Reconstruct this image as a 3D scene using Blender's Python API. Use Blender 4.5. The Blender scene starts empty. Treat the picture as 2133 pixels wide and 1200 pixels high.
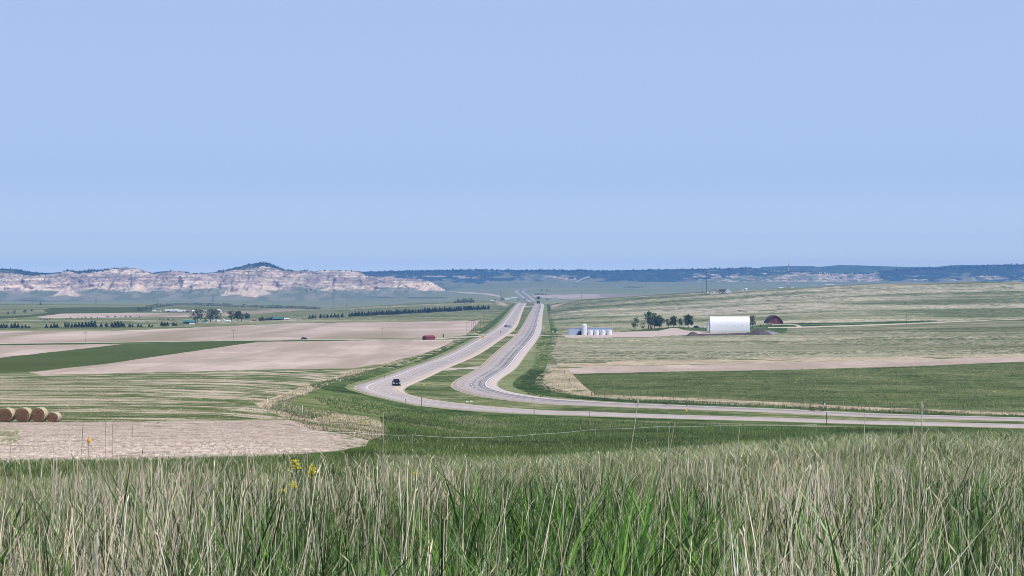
import bpy, math, random
import numpy as np
from mathutils import Vector
from mathutils.geometry import delaunay_2d_cdt

random.seed(7)
rng = np.random.default_rng(11)
R = math.radians
scene = bpy.context.scene
COL = scene.collection

# ------------------------------------------------------------------ camera, sky, sun, exposure
FPX = 4500.0                      # focal length in pixels of a 2133 px wide frame
cam_d = bpy.data.cameras.new("camera")
cam_d.sensor_width = 36.0
cam_d.lens = 36.0 * FPX / 2133.0
cam_d.clip_start = 0.1
cam_d.clip_end = 60000.0
cam = bpy.data.objects.new("camera", cam_d)
COL.objects.link(cam)
cam.location = (0, 0, 0)
cam.rotation_euler = (R(90), 0, 0)
scene.camera = cam

SUN_EL, SUN_AZ = 57.0, 124.0      # azimuth clockwise from +Y: right and a little behind the camera
world = bpy.data.worlds.new("World")
scene.world = world
world.use_nodes = True
wn = world.node_tree.nodes; wl = world.node_tree.links
wn.clear()
sky = wn.new("ShaderNodeTexSky")
sky.sky_type = 'NISHITA'
sky.sun_disc = False
sky.sun_elevation = R(SUN_EL)
sky.sun_rotation = R(SUN_AZ)
sky.altitude = 1400
sky.air_density = 1.0
sky.dust_density = 0.6
sky.ozone_density = 1.6
# the clear pale blue belt low over the horizon, passing into the Nishita sky higher up
geo = wn.new("ShaderNodeNewGeometry"); sep = wn.new("ShaderNodeSeparateXYZ"); wl.new(geo.outputs['Incoming'], sep.inputs[0])
neg = wn.new("ShaderNodeMath"); neg.operation = 'MULTIPLY'; neg.inputs[1].default_value = -1.0; wl.new(sep.outputs[2], neg.inputs[0])
up = wn.new("ShaderNodeMapRange"); up.interpolation_type = 'SMOOTHSTEP'; up.inputs[1].default_value = 0.14; up.inputs[2].default_value = 0.55; wl.new(neg.outputs[0], up.inputs[0])
belt = wn.new("ShaderNodeValToRGB"); wl.new(neg.outputs[0], belt.inputs[0])
BG = 0.12
SKY_STOPS = [(0.0, (0.62, 0.68, 0.76)), (0.010, (0.56, 0.63, 0.70)), (0.014, (0.455, 0.54, 0.625)), (0.022, (0.335, 0.42, 0.54)), (0.05, (0.24, 0.325, 0.475)), (0.14, (0.21, 0.29, 0.44))]
while len(belt.color_ramp.elements) < len(SKY_STOPS): belt.color_ramp.elements.new(0.5)
for e_, (p_, c_) in zip(belt.color_ramp.elements, SKY_STOPS): e_.position = p_; e_.color = (c_[0], c_[1], c_[2], 1)
sc_ = wn.new("ShaderNodeVectorMath"); sc_.operation = 'SCALE'; sc_.inputs[3].default_value = 2.0 / BG; wl.new(belt.outputs[0], sc_.inputs[0])
tint = wn.new("ShaderNodeMix"); tint.data_type = 'RGBA'
wl.new(up.outputs[0], tint.inputs[0]); wl.new(sc_.outputs[0], tint.inputs[6])
bg = wn.new("ShaderNodeBackground"); bg.inputs[1].default_value = BG
wo = wn.new("ShaderNodeOutputWorld")
wl.new(sky.outputs[0], tint.inputs[7]); wl.new(tint.outputs[2], bg.inputs[0]); wl.new(bg.outputs[0], wo.inputs[0])

sun_d = bpy.data.lights.new("sun", 'SUN')
sun_d.energy = 4.7
sun_d.angle = R(0.53)
sun_d.color = (1.0, 0.945, 0.86)
sun = bpy.data.objects.new("sun", sun_d)
COL.objects.link(sun)
sv = Vector((math.sin(R(SUN_AZ)) * math.cos(R(SUN_EL)), math.cos(R(SUN_AZ)) * math.cos(R(SUN_EL)), math.sin(R(SUN_EL))))
sun.rotation_euler = sv.to_track_quat('Z', 'Y').to_euler()
sun.location = (50, -50, 100)

vs = scene.view_settings
vs.view_transform = 'Standard'; vs.look = 'None'; vs.exposure = 0.0; vs.gamma = 1.0; vs.use_curve_mapping = False
scene.render.engine = 'CYCLES'
scene.cycles.use_denoising = True
scene.cycles.filter_width = 0.9
scene.cycles.max_bounces = 6
scene.cycles.diffuse_bounces = 3
scene.cycles.glossy_bounces = 2
scene.cycles.transmission_bounces = 3
scene.cycles.transparent_max_bounces = 6
scene.cycles.volume_bounces = 0

# ------------------------------------------------------------------ material helpers
def lin(c):
    return tuple(((x / 255.0) / 12.92 if x / 255.0 <= 0.04045 else ((x / 255.0 + 0.055) / 1.055) ** 2.4) for x in c)

class NT:
    def __init__(s, name, rough=0.9, spec=0.2):
        s.m = bpy.data.materials.new(name); s.m.use_nodes = True
        s.n = s.m.node_tree.nodes; s.l = s.m.node_tree.links
        s.n.clear()
        s.out = s.n.new("ShaderNodeOutputMaterial")
        s.b = s.n.new("ShaderNodeBsdfPrincipled")
        s.b.inputs['Roughness'].default_value = rough
        s.b.inputs['Specular IOR Level'].default_value = spec
        s.l.new(s.b.outputs[0], s.out.inputs[0])
        s.tc = None
    def coord(s, scale=(1, 1, 1), rot=0.0, kind=3):
        if s.tc is None:
            s.tc = s.n.new("ShaderNodeTexCoord")
        mp = s.n.new("ShaderNodeMapping")
        mp.inputs['Scale'].default_value = scale
        mp.inputs['Rotation'].default_value = (0, 0, rot)
        s.l.new(s.tc.outputs[kind], mp.inputs[0])
        return mp.outputs[0]
    def noise(s, vec, scale=1.0, detail=4, rough=0.6, dist=0.0):
        n = s.n.new("ShaderNodeTexNoise")
        n.inputs['Scale'].default_value = scale; n.inputs['Detail'].default_value = detail
        n.inputs['Roughness'].default_value = rough; n.inputs['Distortion'].default_value = dist
        s.l.new(vec, n.inputs['Vector'])
        return n.outputs[0]
    def ramp(s, fac, stops, interp='LINEAR'):
        r = s.n.new("ShaderNodeValToRGB"); cr = r.color_ramp; cr.interpolation = interp
        while len(cr.elements) < len(stops): cr.elements.new(0.5)
        for e, (p, c) in zip(cr.elements, stops):
            e.position = p; e.color = (c[0], c[1], c[2], 1) if not isinstance(c, (int, float)) else (c, c, c, 1)
        s.l.new(fac, r.inputs[0])
        return r.outputs[0]
    def mix(s, fac, a, b, mode='MIX'):
        m = s.n.new("ShaderNodeMix"); m.data_type = 'RGBA'; m.blend_type = mode
        for i, x in ((0, fac), (6, a), (7, b)):
            if isinstance(x, (int, float)): m.inputs[i].default_value = x
            elif isinstance(x, tuple): m.inputs[i].default_value = (x[0], x[1], x[2], 1)
            else: s.l.new(x, m.inputs[i])
        return m.outputs[2]
    def math(s, op, a, b=0.0):
        m = s.n.new("ShaderNodeMath"); m.operation = op
        for i, x in enumerate((a, b)):
            if isinstance(x, (int, float)): m.inputs[i].default_value = x
            else: s.l.new(x, m.inputs[i])
        return m.outputs[0]
    def color(s, c):
        if isinstance(c, tuple): s.b.inputs['Base Color'].default_value = (c[0], c[1], c[2], 1)
        else: s.l.new(c, s.b.inputs['Base Color'])
        return s
    def bump(s, h, strength=0.3, dist=0.05):
        b = s.n.new("ShaderNodeBump"); b.inputs['Strength'].default_value = strength; b.inputs['Distance'].default_value = dist
        s.l.new(h, b.inputs['Height']); s.l.new(b.outputs[0], s.b.inputs['Normal'])
        return s

def plain(name, c, rough=0.6, metal=0.0, spec=0.4, vary=0.10, scale=2.0):
    t = NT(name, rough, spec)
    t.b.inputs['Metallic'].default_value = metal
    n = t.noise(t.coord(), scale, 3)
    f = t.ramp(n, [(0.3, 0.0), (0.7, 1.0)])
    t.color(t.mix(f, tuple(x * (1 - vary) for x in c), tuple(min(1, x * (1 + vary)) for x in c)))
    return t.m

# ------------------------------------------------------------------ scene graph helpers
def tag(o, label=None, cat=None, group=None, kind=None):
    if label: o['label'] = label
    if cat: o['category'] = cat
    if group: o['group'] = group
    if kind: o['kind'] = kind
    return o

def link(name, me, mat, parent=None, loc=None, rz=0.0):
    if mat is not None and len(me.materials) == 0: me.materials.append(mat)
    o = bpy.data.objects.new(name, me); COL.objects.link(o)
    if parent is not None: o.parent = parent
    if loc is not None: o.location = loc
    if rz: o.rotation_euler = (0, 0, rz)
    return o

def empty(name, loc, rz=0.0, label=None, cat=None, group=None):
    o = bpy.data.objects.new(name, None); COL.objects.link(o)
    o.location = loc; o.rotation_euler = (0, 0, rz)
    o.empty_display_size = 0.5
    return tag(o, label, cat, group)

def copy_thing(root, loc, rz, label=None, group=None, scale=None):
    r = root.copy(); COL.objects.link(r); r.location = loc
    r.rotation_euler = (0, 0, rz)
    if scale is not None: r.scale = scale
    if label: r['label'] = label
    if group: r['group'] = group
    for ch in list(root.children):
        c = ch.copy(); COL.objects.link(c); c.parent = r
        for g in list(ch.children):
            d = g.copy(); COL.objects.link(d); d.parent = c
    return r

class MB:
    """collects simple solids into one mesh"""
    def __init__(s): s.v = []; s.f = []
    def add(s, vs_, fs_):
        n = len(s.v); s.v += [tuple(p) for p in vs_]; s.f += [tuple(i + n for i in f) for f in fs_]; return s
    def box(s, x0, x1, y0, y1, z0, z1):
        return s.add([(x0,y0,z0),(x1,y0,z0),(x1,y1,z0),(x0,y1,z0),(x0,y0,z1),(x1,y0,z1),(x1,y1,z1),(x0,y1,z1)],
                     [(0,3,2,1),(4,5,6,7),(0,1,5,4),(1,2,6,5),(2,3,7,6),(3,0,4,7)])
    def tube(s, p, q, r0, r1=None, n=8, caps=True):
        r1 = r0 if r1 is None else r1
        p = Vector(p); q = Vector(q); d = (q - p).normalized()
        a = d.orthogonal().normalized(); b = d.cross(a)
        ring = lambda c, r: [c + a * (r * math.cos(6.28318 * i / n)) + b * (r * math.sin(6.28318 * i / n)) for i in range(n)]
        vs_ = ring(p, r0) + ring(q, r1)
        fs_ = [(i, (i + 1) % n, n + (i + 1) % n, n + i) for i in range(n)]
        if caps: fs_ += [tuple(range(n))[::-1], tuple(range(n, 2 * n))]
        return s.add(vs_, fs_)
    def lathe(s, prof, cx=0, cy=0, n=24):
        vs_ = []; k = len(prof)
        for (r, z) in prof:
            for i in range(n):
                vs_.append((cx + r * math.cos(6.28318 * i / n), cy + r * math.sin(6.28318 * i / n), z))
        fs_ = []
        for j in range(k - 1):
            for i in range(n):
                fs_.append((j*n + i, j*n + (i+1) % n, (j+1)*n + (i+1) % n, (j+1)*n + i))
        fs_.append(tuple(range((k-1)*n, k*n)))
        return s.add(vs_, fs_)
    def prism(s, poly, y0, y1, axis='y'):
        """poly of (a,z) extruded along y (or x)"""
        n = len(poly)
        if axis == 'y': vs_ = [(a, y0, z) for a, z in poly] + [(a, y1, z) for a, z in poly]
        else: vs_ = [(y0, a, z) for a, z in poly] + [(y1, a, z) for a, z in poly]
        fs_ = [tuple(range(n)), tuple(range(n, 2*n))[::-1]] + [(i, n + i, n + (i+1) % n, (i+1) % n) for i in range(n)]
        return s.add(vs_, fs_)
    def mesh(s, name, smooth=False):
        me = bpy.data.meshes.new(name); me.from_pydata(s.v, [], s.f)
        me.validate()
        import bmesh
        bm = bmesh.new(); bm.from_mesh(me); bmesh.ops.recalc_face_normals(bm, faces=bm.faces); bm.to_mesh(me); bm.free()
        if smooth:
            me.polygons.foreach_set('use_smooth', [True] * len(me.polygons))
            try: me.set_sharp_from_angle(angle=R(35))
            except Exception: pass
        return me
    def build(s, name, mat, parent=None, smooth=False, **k):
        return link(name, s.mesh(name, smooth), mat, parent, **k)

def np_mesh(name, V, F, smooth=True, col=None):
    """V (n,3); F list of (m,k) arrays"""
    me = bpy.data.meshes.new(name)
    me.vertices.add(len(V)); me.vertices.foreach_set('co', np.asarray(V, dtype=np.float32).ravel())
    loops = np.concatenate([f.ravel() for f in F]).astype(np.int32)
    tot = np.concatenate([np.full(len(f), f.shape[1]) for f in F]).astype(np.int32)
    start = np.concatenate([[0], np.cumsum(tot)[:-1]]).astype(np.int32)
    me.loops.add(len(loops)); me.loops.foreach_set('vertex_index', loops)
    me.polygons.add(len(tot)); me.polygons.foreach_set('loop_start', start); me.polygons.foreach_set('loop_total', tot)
    if smooth: me.polygons.foreach_set('use_smooth', np.ones(len(tot), dtype=bool))
    if col is not None:
        a = me.color_attributes.new('tone', 'FLOAT_COLOR', 'POINT')
        c = np.ones((len(V), 4), dtype=np.float32); c[:, :3] = col
        a.data.foreach_set('color', c.ravel())
    me.update(calc_edges=True)
    return me

# ------------------------------------------------------------------ value noise (numpy)
_perm = rng.random((256, 256))
def vnoise(x, y):
    x = np.asarray(x, float); y = np.asarray(y, float)
    xi = np.floor(x).astype(int); yi = np.floor(y).astype(int)
    fx = x - xi; fy = y - yi
    fx = fx * fx * (3 - 2 * fx); fy = fy * fy * (3 - 2 * fy)
    g = lambda a, b: _perm[a & 255, b & 255]
    return (g(xi, yi) * (1 - fx) + g(xi + 1, yi) * fx) * (1 - fy) + (g(xi, yi + 1) * (1 - fx) + g(xi + 1, yi + 1) * fx) * fy
def fbm(x, y, o=4):
    r = 0; a = 0.5
    for i in range(o):
        r = r + a * vnoise(x * 2 ** i + 17 * i, y * 2 ** i + 31 * i); a *= 0.5
    return r

# ------------------------------------------------------------------ the lie of the land
# Ground levels surveyed along sight lines from the viewpoint: bearing -> (distance m, level as slope below eye * FPX)
def zc(d): return d
KN = {
 -800: [(2,3700),(5,1860),(10,1240),(20,1072),(40,1018),(70,988),(100,972),(130,960),(180,908),(233,879),(300,842),(400,811),(560,776),(740,738),(1000,700),(1400,675),(2000,651),(2600,639),(3000,634),(3800,643),(4800,633),(5600,627),(6400,622),(8000,615)],
 0:    [(2,3700),(5,1860),(10,1240),(20,1072),(40,1018),(70,988),(100,972),(130,960),(180,908),(233,879),(300,842),(400,811),(560,776),(740,738),(1000,700),(1400,675),(2000,651),(2600,639),(3000,634),(3800,643),(4800,633),(5600,627),(6400,620),(8000,612)],
 250:  [(2,3700),(5,1860),(10,1240),(20,1072),(40,1016),(70,986),(100,970),(130,956),(180,908),(233,880),(300,842),(400,811),(560,776),(740,738),(1000,700),(1400,675),(2000,652),(2600,638),(3000,633),(3800,643),(4800,633),(5600,627),(6400,620),(8000,612)],
 500:  [(2,3700),(5,1860),(10,1240),(20,1072),(40,1016),(70,984),(100,966),(130,951),(180,912),(233,884),(300,850),(400,817),(560,778),(740,738),(1000,700),(1400,675),(2000,654),(2600,642),(3000,640),(3800,648),(4800,634),(5600,627),(6400,620),(8000,612)],
 650:  [(2,3700),(5,1860),(10,1240),(20,1072),(40,1018),(70,984),(100,965),(130,949),(180,921),(233,897),(300,866),(400,828),(504,799),(560,784),(740,738),(1000,699),(1400,674),(2000,655),(2600,646),(3000,646),(3800,652),(4800,636),(5600,628),(6400,620),(8000,612)],
 850:  [(2,3700),(5,1860),(10,1240),(20,1072),(40,1020),(70,984),(100,966),(130,955),(180,938),(233,918),(300,896),(380,868),(445,848),(504,815),(575,790),(650,766),(740,741),(900,713),(1250,682),(1800,656),(2300,641),(2700,632),(3000,633),(3800,652),(4800,634),(5600,626),(6400,616),(8000,604)],
 1010: [(2,3700),(5,1860),(10,1240),(20,1072),(40,1020),(70,984),(100,967),(130,960),(180,948),(233,936),(300,914),(380,882),(445,850),(504,817),(575,791),(650,767),(740,741),(900,711),(1250,680),(1800,655),(2300,638),(2700,625),(3000,628),(3800,640),(4800,622),(5600,612),(6400,602),(8000,590)],
 1066: [(2,3700),(5,1860),(10,1240),(20,1072),(40,1020),(70,982),(100,966),(130,960),(180,948),(233,936),(300,914),(380,882),(445,850),(504,817),(575,791),(650,767),(740,741),(900,711),(1250,680),(1800,655),(2300,640),(2700,632),(3000,636),(3800,629),(4800,617),(5600,608),(6400,601),(8000,585)],
 1130: [(2,3700),(5,1860),(10,1240),(20,1072),(40,1018),(70,980),(100,965),(130,960),(180,950),(233,938),(300,914),(380,882),(445,850),(504,817),(575,791),(650,767),(740,741),(900,711),(1250,680),(1800,655),(2300,640),(2700,632),(3000,638),(3800,630),(4800,617),(5600,608),(6400,600),(8000,585)],
 1155: [(2,3700),(5,1860),(10,1240),(20,1072),(40,1018),(70,980),(100,962),(130,958),(180,950),(233,938),(300,914),(380,882),(445,850),(504,817),(575,791),(650,767),(740,741),(900,711),(1250,680),(1800,654),(2250,641),(2600,636),(3000,640),(3800,631),(4800,617),(5600,608),(6400,600),(8000,585)],
 1210: [(2,3700),(5,1860),(10,1240),(20,1070),(40,1016),(70,978),(100,958),(130,956),(180,952),(233,940),(300,914),(380,882),(445,848),(504,816),(575,791),(650,767),(740,741),(900,711),(1250,678),(1800,646),(2200,629),(2500,621),(3000,640),(3800,635),(4800,617),(5600,608),(6400,600),(8000,585)],
 1400: [(2,3700),(5,1860),(10,1240),(20,1068),(40,1008),(70,966),(100,946),(130,946),(180,950),(233,940),(300,914),(380,884),(430,856),(504,818),(575,792),(650,768),(740,741),(900,711),(1200,681),(1700,642),(2100,618),(2300,611),(3000,640),(3800,635),(4800,618),(5600,608),(6400,600),(8000,585)],
 1640: [(2,3700),(5,1860),(10,1238),(20,1066),(40,996),(70,950),(100,926),(130,938),(180,955),(233,950),(300,926),(370,891),(430,858),(504,820),(575,794),(650,770),(740,741),(900,709),(1150,682),(1500,646),(1900,615),(2200,600),(3000,635),(3800,635),(4800,618),(5600,608),(6400,600),(8000,585)],
 1800: [(2,3700),(5,1860),(10,1236),(20,1064),(40,988),(70,938),(100,914),(130,934),(180,958),(233,955),(300,930),(370,893),(430,862),(504,822),(575,796),(650,768),(740,740),(900,708),(1150,680),(1500,642),(1850,608),(2200,590),(3000,632),(3800,634),(4800,618),(5600,608),(6400,600),(8000,585)],
 2133: [(2,3700),(5,1860),(10,1236),(20,1064),(40,988),(70,936),(100,912),(130,932),(180,960),(233,960),(300,940),(350,908),(400,878),(504,826),(575,796),(650,762),(740,738),(900,706),(1150,676),(1500,638),(1800,604),(2050,588),(3000,632),(3800,634),(4800,618),(5600,608),(6400,600),(8000,585)],
 2933: [(2,3700),(5,1860),(10,1236),(20,1064),(40,988),(70,936),(100,912),(130,932),(180,960),(233,960),(300,940),(350,910),(400,882),(504,830),(575,798),(650,762),(740,736),(900,704),(1150,674),(1500,636),(1800,604),(2050,590),(3000,632),(3800,634),(4800,618),(5600,608),(6400,600),(8000,585)],
}
def pchip(x, y, xq):
    x = np.array(x, float); y = np.array(y, float)
    h = np.diff(x); dl = np.diff(y) / h
    m = np.zeros(len(x))
    for i in range(1, len(x) - 1):
        if dl[i-1] * dl[i] > 0:
            w1 = 2*h[i] + h[i-1]; w2 = h[i] + 2*h[i-1]
            m[i] = (w1 + w2) / (w1/dl[i-1] + w2/dl[i])
    m[0] = dl[0]; m[-1] = dl[-1]
    i = np.clip(np.searchsorted(x, xq) - 1, 0, len(x) - 2)
    t = np.clip((xq - x[i]) / h[i], 0, 1)
    return (y[i]*(2*t**3-3*t**2+1) + h[i]*m[i]*(t**3-2*t**2+t) + y[i+1]*(-2*t**3+3*t**2) + h[i]*m[i+1]*(t**3-t**2))
S0, S1, NS = math.log(1.5), math.log(9000.0), 900
SG = np.linspace(S0, S1, NS)
UG = np.arange(-800, 2934, 10.0)
kc = sorted(KN)
cols = []
for k in kc:
    xs = [math.log(a) for a, b in KN[k]]; ys = [(b - 600) for a, b in KN[k]]
    cols.append(pchip(xs, ys, SG) if False else pchip(xs, [-(b-600)/FPX*a for a, b in KN[k]], SG))
cols = np.array(cols)
TAB = np.zeros((len(UG), NS))
for j in range(NS): TAB[:, j] = np.interp(UG, kc, cols[:, j])
# smooth across bearings (little in the road cutting, more elsewhere)
def blur(T, w):
    k = np.exp(-0.5 * (np.arange(-3*w, 3*w+1) / w) ** 2); k /= k.sum()
    P = np.pad(T, ((3*w, 3*w), (0, 0)), mode='edge'); out = np.zeros_like(T)
    for i, kk in enumerate(k): out += kk * P[i:i+len(T)]
    return out
B1 = blur(TAB, 1); B4 = blur(TAB, 4)
wmix = np.clip((np.abs(UG - 1100) - 120) / 120, 0, 1)[:, None]
TAB = B1 * (1 - wmix) + B4 * wmix
# gentle undulations
UU, SS = np.meshgrid(UG, SG, indexing='ij')
YY = np.exp(SS); XX = (UU - 1066.5) / FPX * YY
und = (fbm(XX / 90 + 5, YY / 160 + 9, 4) - 0.47) * 2.0
offroad = np.clip((np.abs(UU - 1080) - 260) / 300, 0.0, 1)
offroad = np.where((YY > 480), offroad, np.clip((UU*0 + 0.35), 0, 1))
amp = np.interp(YY, [1.5, 30, 120, 350, 480, 900, 2000, 4000, 9000], [0, .12, .3, .25, .3, .9, 2.2, 2.5, 4])
TAB = TAB + und * amp * offroad

def zat(X, Y):
    X = np.asarray(X, float); Y = np.maximum(np.asarray(Y, float), 1.5)
    u = 1066.5 + FPX * X / Y
    return zus(u, np.log(Y))
def zus(u, s):
    a = np.clip((u - UG[0]) / 10.0, 0, len(UG) - 1.001); b = np.clip((s - S0) / (S1 - S0) * (NS - 1), 0, NS - 1.001)
    i = a.astype(int); j = b.astype(int); fa = a - i; fb = b - j
    return (TAB[i, j]*(1-fa)*(1-fb) + TAB[i+1, j]*fa*(1-fb) + TAB[i, j+1]*(1-fa)*fb + TAB[i+1, j+1]*fa*fb)
def z1(x, y): return float(zat(np.array([x]), np.array([y]))[0])

def dist(u, v, lo=120, hi=3200):
    """distance at which the ground lies on the given sight line"""
    ys = np.exp(np.linspace(math.log(lo), math.log(hi), 900))
    z = zus(np.full(900, float(u)), np.log(ys))
    vv = 600 - z / ys * FPX
    d = vv - v
    idx = np.where((d[:-1] >= 0) & (d[1:] < 0))[0]
    if len(idx) == 0: return float(ys[np.argmin(np.abs(d))])
    i = idx[0]; t = d[i] / (d[i] - d[i+1])
    return float(ys[i] * (1 - t) + ys[i+1] * t)
def at(u, v, lo=120, hi=3200, Y=None):
    y = Y if Y else dist(u, v, lo, hi)
    x = (u - 1066.5) / FPX * y
    return Vector((x, y, z1(x, y)))
# ------------------------------------------------------------------ highway alignment
def resample(P, step):
    P = np.array(P, float)
    out = []
    n = len(P)
    for i in range(n - 1):
        p0 = P[max(i-1, 0)]; p1 = P[i]; p2 = P[i+1]; p3 = P[min(i+2, n-1)]
        L = np.linalg.norm(p2 - p1); m = max(2, int(L / step))
        for t in np.linspace(0, 1, m, endpoint=False):
            out.append(0.5 * ((2*p1) + (-p0+p2)*t + (2*p0-5*p1+4*p2-p3)*t*t + (-p0+3*p1-3*p2+p3)*t**3))
    out.append(P[-1])
    out = np.array(out)
    for w in (2,):
        k = 2*w + 1
        d = np.concatenate([[0], np.cumsum(np.linalg.norm(np.diff(out, axis=0), axis=1))])
        q = np.arange(0, d[-1], step)
        out = np.stack([np.interp(q, d, out[:, 0]), np.interp(q, d, out[:, 1])], 1)
        sm = np.pad(out, ((w*3, w*3), (0, 0)), mode='edge'); K = 6*w + 1
        sm = np.stack([np.convolve(sm[:, c], np.ones(K)/K, 'valid') for c in (0, 1)], 1)
        sm[:w*3] = out[:w*3]; sm[-w*3:] = out[-w*3:]
        out = sm
    return out
def offset(P, d):
    T = np.gradient(P, axis=0); T /= np.linalg.norm(T, axis=1)[:, None]
    N = np.stack([T[:, 1], -T[:, 0]], 1)          # to the right of travel
    return P + N * (d if np.ndim(d) == 0 else np.asarray(d)[:, None])
# near (left) carriageway and far (right) carriageway, sighted from the viewpoint; travel: right edge -> bend -> away
A_px = [(2600, 901), (2133, 888.5), (1725, 878), (1353, 868), (1100, 859), (950, 846), (877, 838), (825, 830), (797, 823), (785, 814), (791, 806), (810, 799), (836, 790), (896, 765), (960, 740), (1010, 711), (1055, 681), (1074, 652), (1084, 636)]
B_px = [(2600, 888), (2133, 875), (1725, 861), (1353, 848), (1240, 842), (1100, 834.5), (1040, 824.5), (1003, 816), (988, 808), (986, 800), (1003, 786), (1033, 769), (1062, 738), (1091, 708), (1106, 685), (1116, 655), (1122.5, 636)]
def world_line(px, lo=330):
    r = []
    for u, v in px:
        p = at(u, v, lo, 2900); r.append((p.x, p.y))
    return r
Aw = world_line(A_px); Bw = world_line(B_px)
# both run on over the crest and down the far side
Aw += [(13.5, 2760), (15.5, 2900), (19, 3050)]
Bw += [(33.0, 2760), (35.5, 2900), (39, 3050)]
LA = resample(Aw, 4.0); LB = resample(Bw, 4.0)
HW = 5.35
# far valley pieces of the same highway (one line of paving each), bearings and distances
farA = resample([(13, 3100), (4, 3500), (1060, 0)][:2] + [tuple(at(u, v, 3300, 8000).xy) for u, v in [(1104, 630), (1092, 622), (1081, 614), (1075, 608), (1079, 604.3), (1099, 600.6)]], 25.0)
farB = resample([tuple(at(u, v, 3300, 8000).xy) for u, v in [(1114, 629.5), (1105, 621), (1094, 613), (1088, 608), (1093, 605), (1108, 601.5)]], 25.0)

def strip(P, offs, zoff, name, mat, parent=None, vscale=1.0, lift=None, zfn=None):
    """a ribbon along P with the given cross offsets, draped on the ground"""
    zfn = zfn or zat
    rows = [offset(P, o) for o in offs]
    n = len(P); m = len(offs)
    V = np.zeros((m, n, 3))
    zl = [zoff] * m if np.ndim(zoff) == 0 else zoff
    # level across: take ground level at the centre so that the pavement is flat across
    for j, r in enumerate(rows):
        V[j, :, :2] = r; V[j, :, 2] = zfn(r[:, 0], r[:, 1]) + zl[j]
    V = V.reshape(-1, 3)
    i = np.arange(n - 1)
    F = np.concatenate([np.stack([j*n + i, (j+1)*n + i, (j+1)*n + i + 1, j*n + i + 1], 1) for j in range(m - 1)])
    me = np_mesh(name, V, [F])
    uvl = me.uv_layers.new(name='uv')
    d = np.concatenate([[0], np.cumsum(np.linalg.norm(np.diff(P, axis=0), axis=1))])
    uu = np.repeat((np.array(offs) - offs[0]) / (offs[-1] - offs[0]), n); vv_ = np.tile(d, m) * vscale
    lv = np.zeros(len(me.loops), dtype=np.int32); me.loops.foreach_get('vertex_index', lv)
    uvl.data.foreach_set('uv', np.stack([uu[lv], vv_[lv]], 1).ravel())
    return link(name, me, mat, parent)

# ------------------------------------------------------------------ ground materials
def ground_mat(name, stops, s1=0.05, s2=0.6, contrast=0.5, patch=None, streak=None, bump=0.4, grain=0.25, rot=0.0, stretch=1.0, bias=0.0):
    """stops: colours from dark to light mixed by two scales of noise; patch: (colour, scale, threshold, softness)"""
    t = NT(name, 1.0, 0.0)
    c = t.coord((stretch, 1, 1), rot)
    n1 = t.noise(c, s1, 5, 0.62, 0.6)
    n2 = t.noise(c, s2, 4, 0.65)
    n3 = t.noise(c, s2 * 7, 2, 0.6)
    f = t.math('ADD', t.math('MULTIPLY', n1, 0.5), t.math('MULTIPLY', n2, 0.32))
    f = t.math('ADD', f, t.math('MULTIPLY', n3, 0.18))
    hw_ = 0.17 * (1.0 - contrast * 0.75); lo, hi = 0.5 - hw_ + bias, 0.5 + hw_ + bias
    k = len(stops)
    col = t.ramp(f, [(lo + (hi - lo) * i / (k - 1), s) for i, s in enumerate(stops)])
    if patch:
        for (pc, ps, th, soft) in patch:
            pn = t.noise(t.coord((stretch, 1, 1), rot), ps, 5, 0.6, 0.8)
            pf = t.ramp(pn, [(th, 0.0), (th + soft, 1.0)])
            col = t.mix(pf, col, pc)
    if streak:
        sc, srot, sstretch, slo, shi, sc_col = streak
        sn = t.noise(t.coord((sc, sc * sstretch, sc), srot), 1.0, 3, 0.55, 0.2)
        sf = t.ramp(sn, [(slo, 0.0), (shi, 1.0)])
        col = t.mix(sf, col, sc_col)
    g = t.noise(t.coord(), 3.1, 2, 0.7)
    col = t.mix(grain, col, t.mix(1.0, col, t.ramp(g, [(0.3, 0.45), (0.7, 1.55)]), 'MULTIPLY'))
    t.color(col)
    t.bump(n2, bump, 1.2)
    return t.m

GREEN_D = (0.050, 0.085, 0.034); GREEN = (0.085, 0.135, 0.052); GREEN_L = (0.14, 0.19, 0.085)
SAGE = (0.19, 0.215, 0.13); STRAW = (0.42, 0.35, 0.235); STRAW_L = (0.52, 0.45, 0.33)
SOIL = (0.47, 0.375, 0.325); SOIL_D = (0.37, 0.295, 0.25); SOIL_L = (0.56, 0.46, 0.40)
M = {}
M['prairie'] = ground_mat('prairie_grass', [(0.085, 0.10, 0.04), (0.15, 0.165, 0.085), (0.23, 0.225, 0.135), (0.36, 0.325, 0.235)], 0.016, 0.10, 0.85,
                          patch=[((0.33, 0.305, 0.23), 0.010, 0.57, 0.08), ((0.13, 0.150, 0.075), 0.02, 0.57, 0.05)], bump=0.8, stretch=0.28)
M['pasture'] = ground_mat('pasture_grass', [(0.10, 0.12, 0.055), (0.15, 0.17, 0.08), (0.20, 0.215, 0.11), (0.29, 0.275, 0.165)], 0.014, 0.08, 0.7, bump=0.4, stretch=0.35)
M['lush'] = ground_mat('lush_ditch_grass', [(0.030, 0.052, 0.018), (0.055, 0.088, 0.028), (0.085, 0.125, 0.042), (0.15, 0.18, 0.075)], 0.06, 0.4, 0.7, bump=0.8)
M['slope'] = ground_mat('hillside_grass', [(0.045, 0.072, 0.022), (0.08, 0.118, 0.036), (0.115, 0.155, 0.052), (0.20, 0.205, 0.10)], 0.035, 0.3, 0.7,
                        patch=[((0.36, 0.30, 0.20), 0.02, 0.63, 0.08)], bump=0.6)
M['mown'] = ground_mat('mown_verge_grass', [(0.10, 0.135, 0.055), (0.17, 0.20, 0.09), (0.235, 0.25, 0.13), (0.32, 0.31, 0.18)], 0.05, 0.5, 0.45, bump=0.4)
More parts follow.
